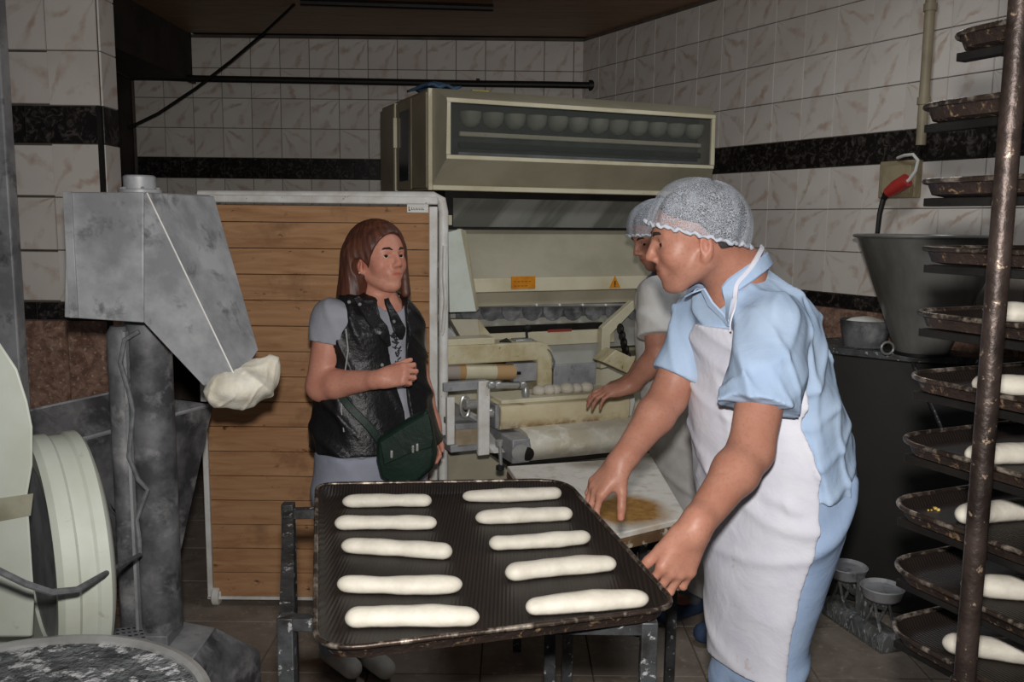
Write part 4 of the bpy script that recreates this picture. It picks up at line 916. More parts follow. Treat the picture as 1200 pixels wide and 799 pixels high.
def polygonise(fn, lo, hi, vx):
    C = 4; lo = lo - vx * 6; n = (np.ceil((hi + vx * 6 - lo) / (vx * C)).astype(int) + 1); N = n * C
    g = [lo[i] + (np.arange(n[i]) * C + (C - 1) / 2) * vx for i in range(3)]
    G = np.stack(np.meshgrid(*g, indexing='ij'), -1).reshape(-1, 3)
    dc = np.concatenate([fn(G[i:i + 200000]) for i in range(0, len(G), 200000)])
    act = np.nonzero(np.abs(dc) < vx * C * 1.55)[0]
    D = np.repeat(np.repeat(np.repeat(dc.reshape(n).astype(np.float32), C, 0), C, 1), C, 2)
    off = np.stack(np.meshgrid(*[np.arange(C)] * 3, indexing='ij'), -1).reshape(-1, 3)
    ijk = np.stack(np.unravel_index(act, n), -1)
    for i in range(0, len(ijk), 4000):
        I = (ijk[i:i + 4000, None, :] * C + off[None]).reshape(-1, 3); D[I[:, 0], I[:, 1], I[:, 2]] = fn(lo + I * vx)
    Sg = D < 0
    cnt = np.zeros(tuple(N - 1), np.uint8)
    for a in (0, 1):
        for b in (0, 1):
            for c in (0, 1): cnt += Sg[a:N[0] - 1 + a, b:N[1] - 1 + b, c:N[2] - 1 + c]
    cells = np.stack(np.nonzero((cnt > 0) & (cnt < 8)), -1)
    idx = np.full(tuple(N - 1), -1, np.int32); idx[cells[:, 0], cells[:, 1], cells[:, 2]] = np.arange(len(cells))
    acc = np.zeros((len(cells), 3)); w_ = np.zeros(len(cells)); cor = [(a, b, c) for a in (0, 1) for b in (0, 1) for c in (0, 1)]
    for p in cor:
        for ax in range(3):
            if p[ax]: continue
            q = list(p); q[ax] = 1; a = cells + p; b = cells + q
            va = D[a[:, 0], a[:, 1], a[:, 2]]; vb = D[b[:, 0], b[:, 1], b[:, 2]]; x = (va < 0) != (vb < 0)
            t_ = np.where(x, va / np.where(x, va - vb, 1), 0); pt = np.repeat(np.array(p, float)[None], len(cells), 0); pt[:, ax] += t_
            acc += pt * x[:, None]; w_ += x
    V = lo + (cells + acc / w_[:, None]) * vx
    Fq = []
    for ax in range(3):
        u, v = [(1, 2), (2, 0), (0, 1)][ax]
        sl0 = [slice(1, -1)] * 3; sl1 = [slice(1, -1)] * 3; sl0[ax] = slice(0, -1); sl1[ax] = slice(1, None)
        X = Sg[tuple(sl0)] != Sg[tuple(sl1)]; e = np.stack(np.nonzero(X), -1); o_ = np.ones(3, int); o_[ax] = 0; e = e + o_
        inside = Sg[e[:, 0], e[:, 1], e[:, 2]]
        du = np.zeros(3, int); du[u] = 1; dv = np.zeros(3, int); dv[v] = 1
        g4 = [idx[tuple((e - a * du - b * dv).T)] for a, b in ((1, 1), (0, 1), (0, 0), (1, 0))]
        q = np.stack(g4, -1); q = np.where(inside[:, None], q, q[:, ::-1]); Fq.append(q[(q >= 0).all(1)])
    return V, np.concatenate(Fq)
def sdf_obj(name, fn, lo, hi, vx, mat, parent, tint=None, origin=None, relax=1):
    V, Q = polygonise(fn, np.array(lo, float), np.array(hi, float), vx)
    for _ in range(relax):     # project vertices on the surface a little: Laplacian step
        acc = np.zeros_like(V); c = np.zeros(len(V))
        for a, b in ((0, 1), (1, 2), (2, 3), (3, 0)):
            for i, j in ((a, b), (b, a)): np.add.at(acc, Q[:, i], V[Q[:, j]]); np.add.at(c, Q[:, i], 1)
        V = V * .5 + .5 * acc / np.maximum(c, 1)[:, None]
    me = bpy.data.meshes.new(name); W_ = V - (np.array(origin) if origin is not None else 0)
    me.vertices.add(len(V)); me.vertices.foreach_set('co', W_.astype(np.float32).ravel())
    me.loops.add(len(Q) * 4); me.loops.foreach_set('vertex_index', Q.astype(np.int32).ravel())
    me.polygons.add(len(Q)); me.polygons.foreach_set('loop_start', np.arange(len(Q), dtype=np.int32) * 4)
    try: me.polygons.foreach_set('loop_total', np.full(len(Q), 4, np.int32))
    except Exception: pass
    me.polygons.foreach_set('use_smooth', np.ones(len(Q), bool)); me.update(calc_edges=True); me.validate()
    me.materials.append(mat)
    if tint:
        at = me.color_attributes.new('tint', 'FLOAT_COLOR', 'POINT'); c = np.ones((len(V), 4), np.float32); c[:, :3] = tint(V); at.data.foreach_set('color', c.ravel())
    o = bpy.data.objects.new(name, me); COL.objects.link(o)
    if parent: o.parent = parent
    return o
def skin_mat(name, c1, c2):
    t = Nt(name); at = t.n('ShaderNodeAttribute', attribute_name='tint'); co = t.co(False)
    base = t.mix(t.ramp(t.noise(co, 14, 5, .6), .35, .65), lin(c1), lin(c2)); base = t.mix(t.ramp(t.noise(co, 140, 3, .6), .5, .8), base, lin(tuple(int(x * .95) for x in c2)))
    m = t.mix(1.0, base, at.outputs['Color'], 'MULTIPLY'); t.l(m, t.b.inputs['Base Color'])
    t.b.inputs['Roughness'].default_value = .48; t.b.inputs['Specular IOR Level'].default_value = .35; t.b.inputs['Subsurface Weight'].default_value = .12; t.b.inputs['Subsurface Radius'].default_value = (.02, .008, .004); t.b.inputs['Subsurface Scale'].default_value = .4
    t.bump(t.noise(co, 260, 3), .15, .001); return t.m
def fabric(name, c1, c2, rough=.9, weave=700, c3=None, spec=.2, bumps=.25):
    t = Nt(name); co = t.co(False)
    c = t.mix(t.ramp(t.noise(co, 9, 5, .6), .35, .68), lin(c1), lin(c2))
    if c3: c = t.mix(t.ramp(t.noise(co, 16, 5, .65), .66, .74), c, lin(c3))
    t.l(c, t.b.inputs['Base Color']); t.b.inputs['Roughness'].default_value = rough; t.b.inputs['Specular IOR Level'].default_value = spec; b1 = t.bump(t.noise(co, weave, 2), bumps, .0015); b2 = t.n('ShaderNodeBump', Strength=.4, Distance=.012); t.l(t.noise(co, 11, 4, .55, .5), b2.inputs['Height']); t.l(b2.outputs[0], b1.inputs['Normal'])
    return t.m
SKIN_M = skin_mat('tanned_skin', (178, 128, 108), (166, 114, 94)); SKIN_W = skin_mat('fair_skin', (206, 148, 126), (194, 132, 112))
EYE_W = pm('eye_white', (222, 214, 208), None, rough=.15); EYE_I = pm('dark_iris', (46, 30, 20), None, rough=.1); BROW = pm('dark_brow_hair', (48, 34, 28), None, rough=.9)
class HB:
    """head basis: centre between the ears, f forward, l left, u up"""
    def __init__(s, c, yawdir, pitch=0.0, roll=0.0, sc=1.0):
        f = nrm_(yawdir); u = A3(0, 0, 1); l = nrm_(np.cross(u, f)); f2 = f * math.cos(pitch) - u * math.sin(pitch); u2 = u * math.cos(pitch) + f * math.sin(pitch)
        l3 = l * math.cos(roll) + u2 * math.sin(roll); u3 = u2 * math.cos(roll) - l * math.sin(roll)
        s.c, s.f, s.l, s.u, s.s = A3(*c), f2, l3, u3, sc; s.B = np.array([s.f, s.l, s.u])
    def __call__(s, x, y, z): return s.c + s.s * (s.f * x + s.l * y + s.u * z)
    def loc(s, P): return (P - s.c) @ s.B.T / s.s
def head(S_, h, fem=False, nose=1.0):
    s = h.s; E = lambda c, r, k=.012, sub=False, B=None: S_.el(h(*c), A3(*r) * s, h.B if B is None else B, k, sub)
    Rc = lambda a, b, r1, r2, k=.01, sub=False: S_.rc(h(*a), h(*b), r1 * s, r2 * s, k, sub)
    E((-.012, 0, .036), (.100, .077, .086)); E((.034, 0, .012), (.062, .064, .076), .02); E((.036, 0, -.035), (.058, .055 if not fem else .053, .07), .02)
    E((.068, 0, -.098), (.022, .026 if not fem else .019, .020), .02)
    for y in (-1, 1):
        Rc((-.006, y * (.054 if fem else .058), -.05), (.052, y * (.020 if fem else .026), -.096), .016, .014, .03)
        E((.056, y * .040, -.030), (.026, .022, .026), .022)            # cheek
        Rc((.089, y * .012, .020), (.072, y * .046, .018), .0085, .007, .010)   # brow
        E((.098, y * .031, .002), (.017, .017, .0105), .008, True)      # socket
        E((.0755, y * .031, .001), (.0150, .0165, .0140), .003)         # lids
        E((.0905, y * .031, -.0005), (.012, .0130, .0050), .0015, True)  # opening
        E((-.010, y * .076, -.016), (.017, .007, .031), .006); E((-.006, y * .083, -.012), (.010, .006, .018), .003, True); E((-.004, y * .075, -.042), (.009, .006, .010), .006)
        E((.100, y * .0125, -.034), (.009, .0075, .0075), .005)         # nostril wing
        E((.103, y * .0065, -.043), (.005, .0035, .003), .002, True)
    Rc((.092, 0, .014), (.112 * nose, 0, -.026), .0075, .0105, .008); E((.111 * nose, 0, -.029), (.011, .011, .0095), .006)
    E((.083 if fem else .085, 0, -.062), (.012, .028, .018), .018)
    Rc((.0915, -.017, -.0570), (.0955, 0, -.0555), .0034, .0046, .004); Rc((.0915, .017, -.0570), (.0955, 0, -.0555), .0034, .0046, .004)
    Rc((.0900, -.014, -.0672), (.0930, 0, -.0685), .0042, .0056, .004); Rc((.0900, .014, -.0672), (.0930, 0, -.0685), .0042, .0056, .004)
    Rc((.0965, -.021, -.0622), (.0995, 0, -.0620), .0020, .0022, .0015, True); Rc((.0965, .021, -.0622), (.0995, 0, -.0620), .0020, .0022, .0015, True)
def head_tint(h, V, stubble=0.0, lip=(.86, .55, .55)):
    q = h.loc(V); c = np.ones((len(V), 3)); near = np.linalg.norm(q, axis=1) < .2
    def blend(m, col): 
        m = (m * near)[:, None]; c[:] = c * (1 - m) + c * np.array(col) * m
    g = lambda p, r: np.exp(-(((q - A3(*p)) / A3(*r)) ** 2).sum(1))
    for y in (-1, 1): blend(.5 * g((.07, y * .044, -.030), (.03, .022, .022)), (1.0, .76, .74)); blend(.55 * g((-.01, y * .08, -.01), (.03, .02, .035)), (1, .72, .7)); blend(.4 * g((.085, y * .031, -.004), (.02, .02, .012)), (.75, .66, .68))
    blend(.5 * g((.112, 0, -.03), (.02, .016, .018)), (1, .74, .72))
    blend(np.clip(1.5 * g((.098, 0, -.0620), (.014, .0225, .0082)), 0, 1), lip); blend(.6 * g((.096, 0, -.0621), (.02, .021, .0018)), (.55, .4, .4))  # lip colour, then shade of the mouth crease painted into the tint
    if stubble: blend(stubble * np.clip(1.3 * g((.05, 0, -.085), (.06, .07, .038)), 0, 1) * (1 - g((.1, 0, -.062), (.02, .02, .01))), (.72, .72, .76))
    return c
def eyes(h, parent, look=(1, 0, 0), brow=True, mat=BROW):
    s = h.s
    po = np.array(parent.location)
    for y in (-1, 1):
        c = h(.0755, y * .031, 0) - po; lk = nrm_(look); d = h.f * lk[0] + h.l * lk[1] + h.u * lk[2]
        e = MB().lathe([(.0128 * s * math.sin(a), -.0128 * s * math.cos(a)) for a in [math.pi * k / 12 for k in range(13)]], c, d, 20).build('eye', EYE_W, parent, smooth=3)
        MB().lathe([(.0132 * s * math.sin(a), .0132 * s * math.cos(a)) for a in [.56 * k / 4 for k in range(5)][::-1]], c, d, 16).build('iris', EYE_I, e, smooth=3)
        if brow:
            pts = [h(.0965, y * .012, .019), h(.0955, y * .024, .0255), h(.087, y * .038, .0255), h(.074, y * .05, .019)]
            MB().tube([p_ - po for p_ in pts], [.003 * s, .0042 * s, .0036 * s, .0012 * s], 8).build('eyebrow', mat, parent, smooth=3)
NAILS = []
def hand(S_, w_, X, Zd, side, curls, thumb, s=1.0, spread=1.0, tdir=None, k=.006):
    """w_: wrist; X: towards the fingers; Zd: back of the hand; side 'L'/'R'. curls: 4 lists of 3 degrees (index..little)"""
    X = nrm_(X); Z = nrm_(np.array(Zd) - X * (np.array(Zd) @ X)); Y = np.cross(Z, X) if side == 'R' else np.cross(X, Z)     # Y towards the thumb
    H = lambda x, y, z: np.array(w_) + s * (X * x + Y * y + Z * z)
    bases = [(.092, .029), (.096, .0085), (.092, -.0115), (.083, -.0295)]; ln = [(.043, .026, .021), (.047, .029, .022), (.043, .027, .021), (.034, .021, .018)]; rad = [.0088, .0090, .0086, .0076]
    S_.rc(H(-.02, 0, 0), H(.015, 0, 0), .025 * s, .025 * s, .02)
    for (bx, by), r in zip(bases, rad): S_.rc(H(.012, by * .55, -.001), H(bx - .008, by, -.002), .0155 * s, (r + .0035) * s, .016)
    S_.el(H(.04, .022, -.010), A3(.030, .014, .013) * s, np.array([X, Y, Z]), .014); S_.el(H(.045, -.024, -.008), A3(.034, .011, .012) * s, np.array([X, Y, Z]), .012)
    for i in range(4):
        a = math.radians(6 - 5 * i) * spread; d0 = X * math.cos(a) + Y * math.sin(a); p = H(bases[i][0] - .004, bases[i][1], .001); ang = 0; r = rad[i] * s
        for j in range(3):
            ang += math.radians(curls[i][j]); d = d0 * math.cos(ang) - Z * math.sin(ang); nrmz = Z * math.cos(ang) + d0 * math.sin(ang); q = p + d * ln[i][j] * s; r2 = r * (.93 if j < 2 else .84)
            S_.rc(p, q, r, r2, .0035 if j else .008); S_.el(p + nrmz * r * .15, A3(r * 1.06, r * 1.05, r * 1.02), None, .003) if j else None
            if j == 2: NAILS.append((q - d * .001 * s + nrmz * r2 * .62, d, nrmz, r2, s))
            p, r = q, r2
    td = nrm_(X * thumb[0] + Y * thumb[1] + Z * thumb[2]); p = H(.022, .022, -.006); r = .0125 * s
    q = p + td * .042 * s; S_.rc(p, q, .016 * s, .0125 * s, .012); td2 = nrm_(td + X * thumb[3] + Z * thumb[4]); p2 = q + td2 * .033 * s; S_.rc(q, p2, .0120 * s, .0105 * s, .004)
    td3 = nrm_(td2 + X * thumb[3] * .8 + Z * thumb[4] * .8); p3 = p2 + td3 * .024 * s; S_.rc(p2, p3, .0108 * s, .0088 * s, .004)
    zz = nrm_(Z * .6 + Y * .5); zz = nrm_(zz - td3 * (zz @ td3)); NAILS.append((p3 + zz * .0075 * s, td3, zz, .0095 * s, s))
    return p3
def nail_tint(V, c):
    for p, d, n, r, s in NAILS:
        q = V - p; m = (np.abs(q @ d) < r * .95) & (np.linalg.norm(q, axis=1) < r * 1.15) & ((q @ n) > -r * .35); c[m] = c[m] * A3(1.12, 1.02, 1.0)
    return c
def arm_prims(S_, sh, el, wr, r=(.050, .043, .040, .027), k=.02):
    sh, el, wr = A3(*sh), A3(*el), A3(*wr)
    S_.rc(sh, el, r[0], r[1], k); m = el + (wr - el) * .28; S_.rc(el, m, r[1] * .92, r[2] * 1.02, k); S_.rc(m, wr, r[2] * 1.02, r[3], k)
def wob(P, sets):
    d = np.zeros(len(P))
    for amp, kx, ky, kz, ph, mx, my, mz in sets:
        g = kx * P[:, 0] + ky * P[:, 1] + kz * P[:, 2] + ph + 1.7 * np.sin(mx * P[:, 0] + my * P[:, 1] + mz * P[:, 2] + ph * 2)
        a = .5 + .5 * np.sin(.37 * g + my * P[:, 0] - mx * P[:, 2] + ph); d -= amp * 3.0 * a * (np.exp(2.4 * (np.sin(g) - 1)) - .33)
    return d
def hair_mat(name, c1, c2, st=(1, 1, 1), rough=.5):
    t = Nt(name); co = t.co(False, st); t.l(t.mix(t.ramp(t.noise(co, 60, 5, .6, .5), .35, .68), lin(c1), lin(c2)), t.b.inputs['Base Color']); t.b.inputs['Roughness'].default_value = rough; t.bump(t.noise(co, 120, 3), .5, .002); return t.m
def net_mat():
    t = Nt('hair_net_fabric'); co = t.co(False)
    v = t.n('ShaderNodeTexVoronoi', Scale=260.0); v.feature = 'DISTANCE_TO_EDGE'; cw = t.n('ShaderNodeVectorMath', operation='MULTIPLY_ADD'); t.l(co, cw.inputs[0]); cw.inputs[1].default_value = (1, 1, 1)
    nz = t.n('ShaderNodeTexNoise', Scale=25.0, Detail=3.0); t.l(co, nz.inputs['Vector']); scv = t.n('ShaderNodeVectorMath', operation='SCALE'); scv.inputs[3].default_value = .03; t.l(nz.outputs['Color'], scv.inputs[0]); t.l(scv.outputs[0], cw.inputs[2]); t.l(cw.outputs[0], v.inputs['Vector'])
    e = t.ramp(v.outputs['Distance'], .02, .16, (.8, .8, .8, 1), (.14, .14, .14, 1))
    patch = t.ramp(t.noise(co, 32, 4, .6), .40, .68); mx = t.n('ShaderNodeMath', operation='MAXIMUM'); ml = t.n('ShaderNodeMath', operation='MULTIPLY'); ml.inputs[1].default_value = .5; t.l(patch, ml.inputs[0]); t.l(e, mx.inputs[0]); t.l(ml.outputs[0], mx.inputs[1])
    t.b.inputs['Base Color'].default_value = lin((186, 192, 202)); t.b.inputs['Roughness'].default_value = .7; t.l(mx.outputs[0], t.b.inputs['Alpha']); t.bump(t.noise(co, 90, 4), .5, .002); return t.m
NET = net_mat(); NETB = fabric('net_border', (198, 202, 210), (176, 182, 192))
def hair_net(h, parent, tilt=.25, puff=1.0, seed=0, back=.0):
    """bouffant cap: a thin pleated dome with a ruffled elastic border"""
    rr = random.Random(seed); n, m = 96, 26; s = h.s; ph = [rr.uniform(0, 6.28) for _ in range(8)]
    ct, st_ = math.cos(tilt), math.sin(tilt)
    def pt(a, b, out=0):    # a around, b 0 rim .. 1 top
        th = b * math.pi / 2; R = math.cos(th) ** .72; Z = math.sin(th)
        wv = 1 + .018 * math.sin(9 * a + ph[0]) * (1 - b) + .022 * math.sin(5 * a + ph[1]) * math.sin(2 * th) + .02 * math.sin(17 * a + ph[2]) * (1 - b) ** 2 + .016 * math.sin(3 * a + 4 * th + ph[3])
        bul = 1 + .05 * math.sin(2 * th)
        x = (.124 * R * wv * bul * math.cos(a)) * puff - .003 - back * Z; y = .090 * R * wv * bul * 1.05 * math.sin(a) * puff; z = .132 * Z * (1 + .02 * math.sin(4 * a + ph[4])) * puff
        xx = x * ct + z * st_ * -1; zz = z * ct + x * st_ * 1
        return h(xx + out * math.cos(a) * ct, y + out * math.sin(a), zz + .008)
    g = MB(); vs = [pt(2 * math.pi * k / n, j / m) for j in range(m + 1) for k in range(n)]
    g.add(vs, [(j * n + k, j * n + (k + 1) % n, (j + 1) * n + (k + 1) % n, (j + 1) * n + k) for j in range(m) for k in range(n)]).shift(parent.location)
    cap = g.build('hair_net', NET, parent, smooth=3)
    ruf = []
    for k in range(160):
        a = 2 * math.pi * k / 160; ruf.append(pt(a, .012, .003) + h.u * (.0022 * math.sin(23 * a + ph[5]) + .002 * math.sin(41 * a)) * s)
    MB().tube(ruf, [.0042 * s * (1 + .3 * math.sin(31 * 2 * math.pi * k / 160) + .2 * math.sin(77 * 2 * math.pi * k / 160)) for k in range(160)], 8, closed=True).shift(parent.location).build('elastic_border', NETB, cap, smooth=3)
    return cap
def opening_cloth(fn, cuts):
    def g(P):
        d = fn(P)
        for c in cuts: d = np.maximum(d, -c(P))
        return d
    return g
pl_ = lambda p, n: (lambda P, p=A3(*p), n=nrm_(n): (P - p) @ n)

def grad(fn, p, e=.004):
    P = np.array([p] + [p + e * v for v in np.eye(3)]); g = fn(P); return (g[1:] - g[0]) / e, g[0]
def snap(p, fn, off):
    for _ in range(6):
        g, g0 = grad(fn, p); p = p - g * (g0 - off) / (g @ g + 1e-6) * .8
    return p
def resamp(pts, m, smooth=3):
    out = []
    for i in range(len(pts) - 1):
        for k in range(m): out.append(pts[i] + (pts[i + 1] - pts[i]) * k / m)
    out.append(pts[-1])
    for _ in range(smooth): out = [out[0]] + [(out[i - 1] + 2 * out[i] + out[i + 1]) / 4 for i in range(1, len(out) - 1)] + [out[-1]]
    return out
def ribbon(pts, fn, width, off=.004, th=.004, m=5):
    """flat band lying on the surface fn = 0"""
    pts = [snap(p, fn, off) for p in resamp(pts, m)]; wd = width if hasattr(width, '__len__') else [width, width]
    ra, rb = [], []; M_ = MB(); vs = []
    for i, p in enumerate(pts):
        t_ = nrm_(pts[min(i + 1, len(pts) - 1)] - pts[max(i - 1, 0)]); g, _ = grad(fn, p); n_ = nrm_(g); b = nrm_(np.cross(t_, n_)); w_ = np.interp(i / (len(pts) - 1), np.linspace(0, 1, len(wd)), wd) / 2
        vs += [p - b * w_, p + b * w_, p + b * w_ * .8 + n_ * th, p - b * w_ * .8 + n_ * th]
    fs = [(4 * i + k, 4 * i + (k + 1) % 4, 4 * i + 4 + (k + 1) % 4, 4 * i + 4 + k) for i in range(len(pts) - 1) for k in range(4)] + [(0, 1, 2, 3), tuple(range(4 * len(pts) - 4, 4 * len(pts)))]
    return M_.add(vs, fs)
# ================================================================== front baker
front = nrm_(A3(-.85, -.53, 0)); side = A3(.53, -.85, 0)            # side = his left
side = nrm_(side)
LV = []      # lower body silhouette rows: image y, left x, right x, distance
Yc = 2.02
for py, xa, xb in ((799, 843, 927), (760, 841, 932), (724, 838, 943), (671, 832, 962), (610, 828, 984), (565, 827, 991), (540, 826, 990), (505, 823, 984), (475, 822, 973)):
    C = aty((xa + xb) / 2, py, Yc); hw = (xb - xa) / 2 / F * Yc * 1.0; LV.append([C, 1.25 * hw, .82 * hw])
waist = aty(898, 470, 2.02); 
TV = [LV[-1]]
for py, xa, xb in ((440, 826, 970), (400, 818, 962), (365, 812, 948), (340, 818, 925), (322, 834, 897), (312, 842, 884)):
    C = aty((xa + xb) / 2, py, 2.01); hw = (xb - xa) / 2 / F * 2.01; TV.append([C, 1.22 * hw, .80 * hw])
mSh_L, mEl_L, mWr_L = aty(906, 386, 1.87), aty(880, 528, 1.74), aty(813, 620, 1.60)
mSh_R, mEl_R, mWr_R = aty(822, 366, 2.15), aty(783, 466, 2.10), aty(728, 541, 1.985)
hm_ = HB(aty(816, 279, 1.97), A3(-.99, .06, 0), math.radians(9), math.radians(-2), .95)
man = empty('person', (float(LV[4][0][0]), Yc, 0)); mo = A3(float(LV[4][0][0]), Yc, 0)
tag(man, 'baker in light blue tunic, white apron and hair net leaning over the big tray', 'person')
B = S()
inner = lambda rows, k: [[C, a * k, b * k] for C, a, b in rows]
B.loft(inner(LV[3:] + TV[1:3], .78) + inner(TV[3:], .86), side, front)
neck0 = aty(862, 318, 1.99); B.rc(neck0, hm_(-.022, 0, -.045), .060, .055, .03); B.rc(neck0 - (0, 0, .06), neck0 + (0, 0, .0), .055, .056, .03)
B.rc(mSh_L, TV[3][0], .052, .05, .03); B.rc(mSh_R, TV[3][0], .052, .05, .03)
hipc = LV[4][0]
legs = S()
for sg in (-1, 1):
    hp_ = hipc + side * .085 * sg; kn_ = aty(886, 799, Yc) + side * .06 * sg; kn_[2] = .50; an = kn_ + A3(.03, .0, 0) + side * .02 * sg; an[2] = .09
    legs.rc(hp_, kn_, .064, .056, .03); legs.rc(kn_, an, .058, .045, .02)
    B.rc(hp_, kn_, .06, .05, .01); B.rc(kn_, an, .05, .036, .02); B.rc(an, an + front * .15 + A3(0, 0, -.05), .036, .026, .02); B.rc(an, an + A3(0, 0, -.055), .036, .03, .02)
arm_prims(B, mSh_L, mEl_L, mWr_L, (.055, .045, .043, .029)); arm_prims(B, mSh_R, mEl_R, mWr_R, (.055, .045, .043, .029))
head(B, hm_, nose=.985)
NAILS.clear()
# far (right) hand rests on the tray edge; near (left) hand grips the side of the tray
hand(B, mWr_R, A3(-.62, -.12, -.66), A3(-.55, -.35, .72), 'R', [(30, 38, 20), (28, 36, 20), (30, 34, 18), (34, 34, 18)], (.66, .46, -.52, .22, -.10), .98, 1.1)
hand(B, mWr_L, A3(-.38, -.10, -.92), A3(.25, -.90, .1), 'L', [(18, 36, 25), (20, 40, 28), (22, 42, 30), (24, 42, 30)], (.92, .34, -.25, .15, -.05), 1.0, 1.0)
lo, hi = B.bounds()
body_m = B
def tint_m(V):
    c = head_tint(hm_, V, .55, (.88, .62, .60)); return nail_tint(V, c)
sdf_obj('body', lambda P: B(P), lo, hi, .0034, SKIN_M, man, tint_m, mo, 1)
eyes(hm_, man, (.80, .50, -.25))
# short hair under the net
def hair_short(P, h, grow=.001, front_x=.062, back=-.055):
    q = h.loc(P); hs = S(); hs.el(h(-.014, 0, .036), A3(.103, .081, .090) * h.s + grow, h.B); d = hs(P)
    line = np.where(q[:, 0] > .0, .036 + .36 * np.clip(q[:, 0] - .0, 0, .1), np.where(q[:, 0] > -.04, .034 - .9 * np.clip(-q[:, 0], 0, .04) * 1.4, back + .0 * q[:, 0]))
    d = np.maximum(d, (line - q[:, 2]) * h.s); return np.maximum(d, -(d + .014))
HAIRM = hair_mat('dark_short_hair', (46, 40, 38), (74, 68, 66), (1, 1, 3), .8)
sdf_obj('hair', lambda P: hair_short(P, hm_), hm_.c - .15, hm_.c + .15, .004, HAIRM, man, None, mo, 1)
cap_m = hair_net(hm_, man, tilt=.38, puff=.965, seed=3, back=.0)
for o in man.children:
    pass
# tunic and trousers
folds_t = [(.0042, 22, 14, 30, .3, 9, 4, 7), (.0036, 56, -28, 18, 1.3, 12, 6, 5), (.0030, 35, 50, -60, 2.0, 7, 8, 10), (.0020, 110, 60, 26, .6, 9, 14, 11)]
Tn = S(); Tn.loft(LV[5:] + TV[1:], side, front, k=.02)
Tn.rc(mSh_L + (0, 0, .004), mSh_L * .3 + mEl_L * .7, .072, .083, .04); Tn.rc(mSh_R + (0, 0, .0), mSh_R * .3 + mEl_R * .7, .058, .062, .035)
Tn.rc(mSh_L, TV[4][0] - A3(0, 0, .01), .056, .055, .035); Tn.rc(mSh_R, TV[4][0] - A3(0, 0, .01), .052, .055, .035)
pass
dL = nrm_(mEl_L - mSh_L); dR = nrm_(mEl_R - mSh_R)
hemL = aty(905, 484, 1.79); hemR = aty(806, 449, 2.12)
vtop = neck0 + front * .02 + A3(0, 0, .03); vbot = aty(826, 388, 1.92)
Tt = S(); Tt.loft(LV[5:] + TV[1:], side, front, k=.02); Tt.rc(mSh_L, TV[4][0] - A3(0, 0, .01), .056, .055, .035); Tt.rc(mSh_R, TV[4][0] - A3(0, 0, .01), .052, .055, .035)
SlL = S().rc(mSh_L + (0, 0, .004), mSh_L * .3 + mEl_L * .7, .072, .083); SlR = S().rc(mSh_R, mSh_R * .3 + mEl_R * .7, .058, .062)
TnL = S(); TnL.loft(LV[5:] + TV[1:], side, front, k=.02)
def tunic(P):
    w_ = wob(P, folds_t); dt = Tt(P); dl = np.maximum(SlL(P, 1.0), (P - hemL) @ nrm_(dL + A3(.0, 0, -.3))); dr = np.maximum(SlR(P, 1.0), (P - hemR) @ nrm_(dR + A3(-.15, 0, -.15)))
    d = sm(sm(dt, dl, .03), dr, .03) + w_
    d = np.where((dl < dt) | (dr < dt), np.maximum(d, np.minimum(np.where(dl < dr, (P - hemL) @ nrm_(dL + A3(.0, 0, -.3)), (P - hemR) @ nrm_(dR + A3(-.15, 0, -.15))), 9)), d)
    # neckline: a V opening in front and a round hole for the neck
    v = S(); v.rc(vtop, vbot + front * .03, .050, .004, .01); v.rc(neck0 + A3(0, 0, .01), neck0 + (hm_(-.02, 0, -.05) - neck0) * 1.3, .050, .060, .01)
    return smx(d, -v(P, 1.0), .004)
lo_, hi_ = Tn.bounds()
M_TUN = fabric('light_blue_cotton', (176, 196, 220), (162, 184, 212))
sdf_obj('tunic', tunic, lo_, hi_, .0045, M_TUN, man, None, mo, 1)
# collar
colp = [vbot + front * .012, vbot * .5 + vtop * .5 + front * .035 + side * .045, neck0 + side * .068 + front * .01 + A3(0, 0, .012), neck0 + side * .03 - front * .062 + A3(0, 0, .03), neck0 - side * .03 - front * .062 + A3(0, 0, .03), neck0 - side * .066 + front * .01 + A3(0, 0, .008), vbot * .5 + vtop * .5 + front * .035 - side * .045, vbot + front * .012]
ribbon(colp, lambda Q: np.minimum(Tn(Q) + wob(Q, folds_t), B(Q) - .006), [.010, .034, .036, .030, .026, .030, .034, .034, .010], .003, .004, 6).shift(mo).build('collar', M_TUN, man, smooth=.8)
Tr = S(); Tr.loft([[C, a * .95, b * .95] for C, a, b in LV[:7]], side, front, k=.02); Tr.add(legs)
folds_r = [(.004, 20, 10, -26, .9, 6, 5, 9), (.003, 40, 30, 12, .1, 8, 3, 6)]
lo_, hi_ = Tr.bounds()
sdf_obj('trousers', lambda P: Tr(P) + wob(P, folds_r), lo_ , hi_, .006, fabric('blue_trouser_cotton', (162, 182, 210), (146, 168, 200)), man, None, mo, 1)
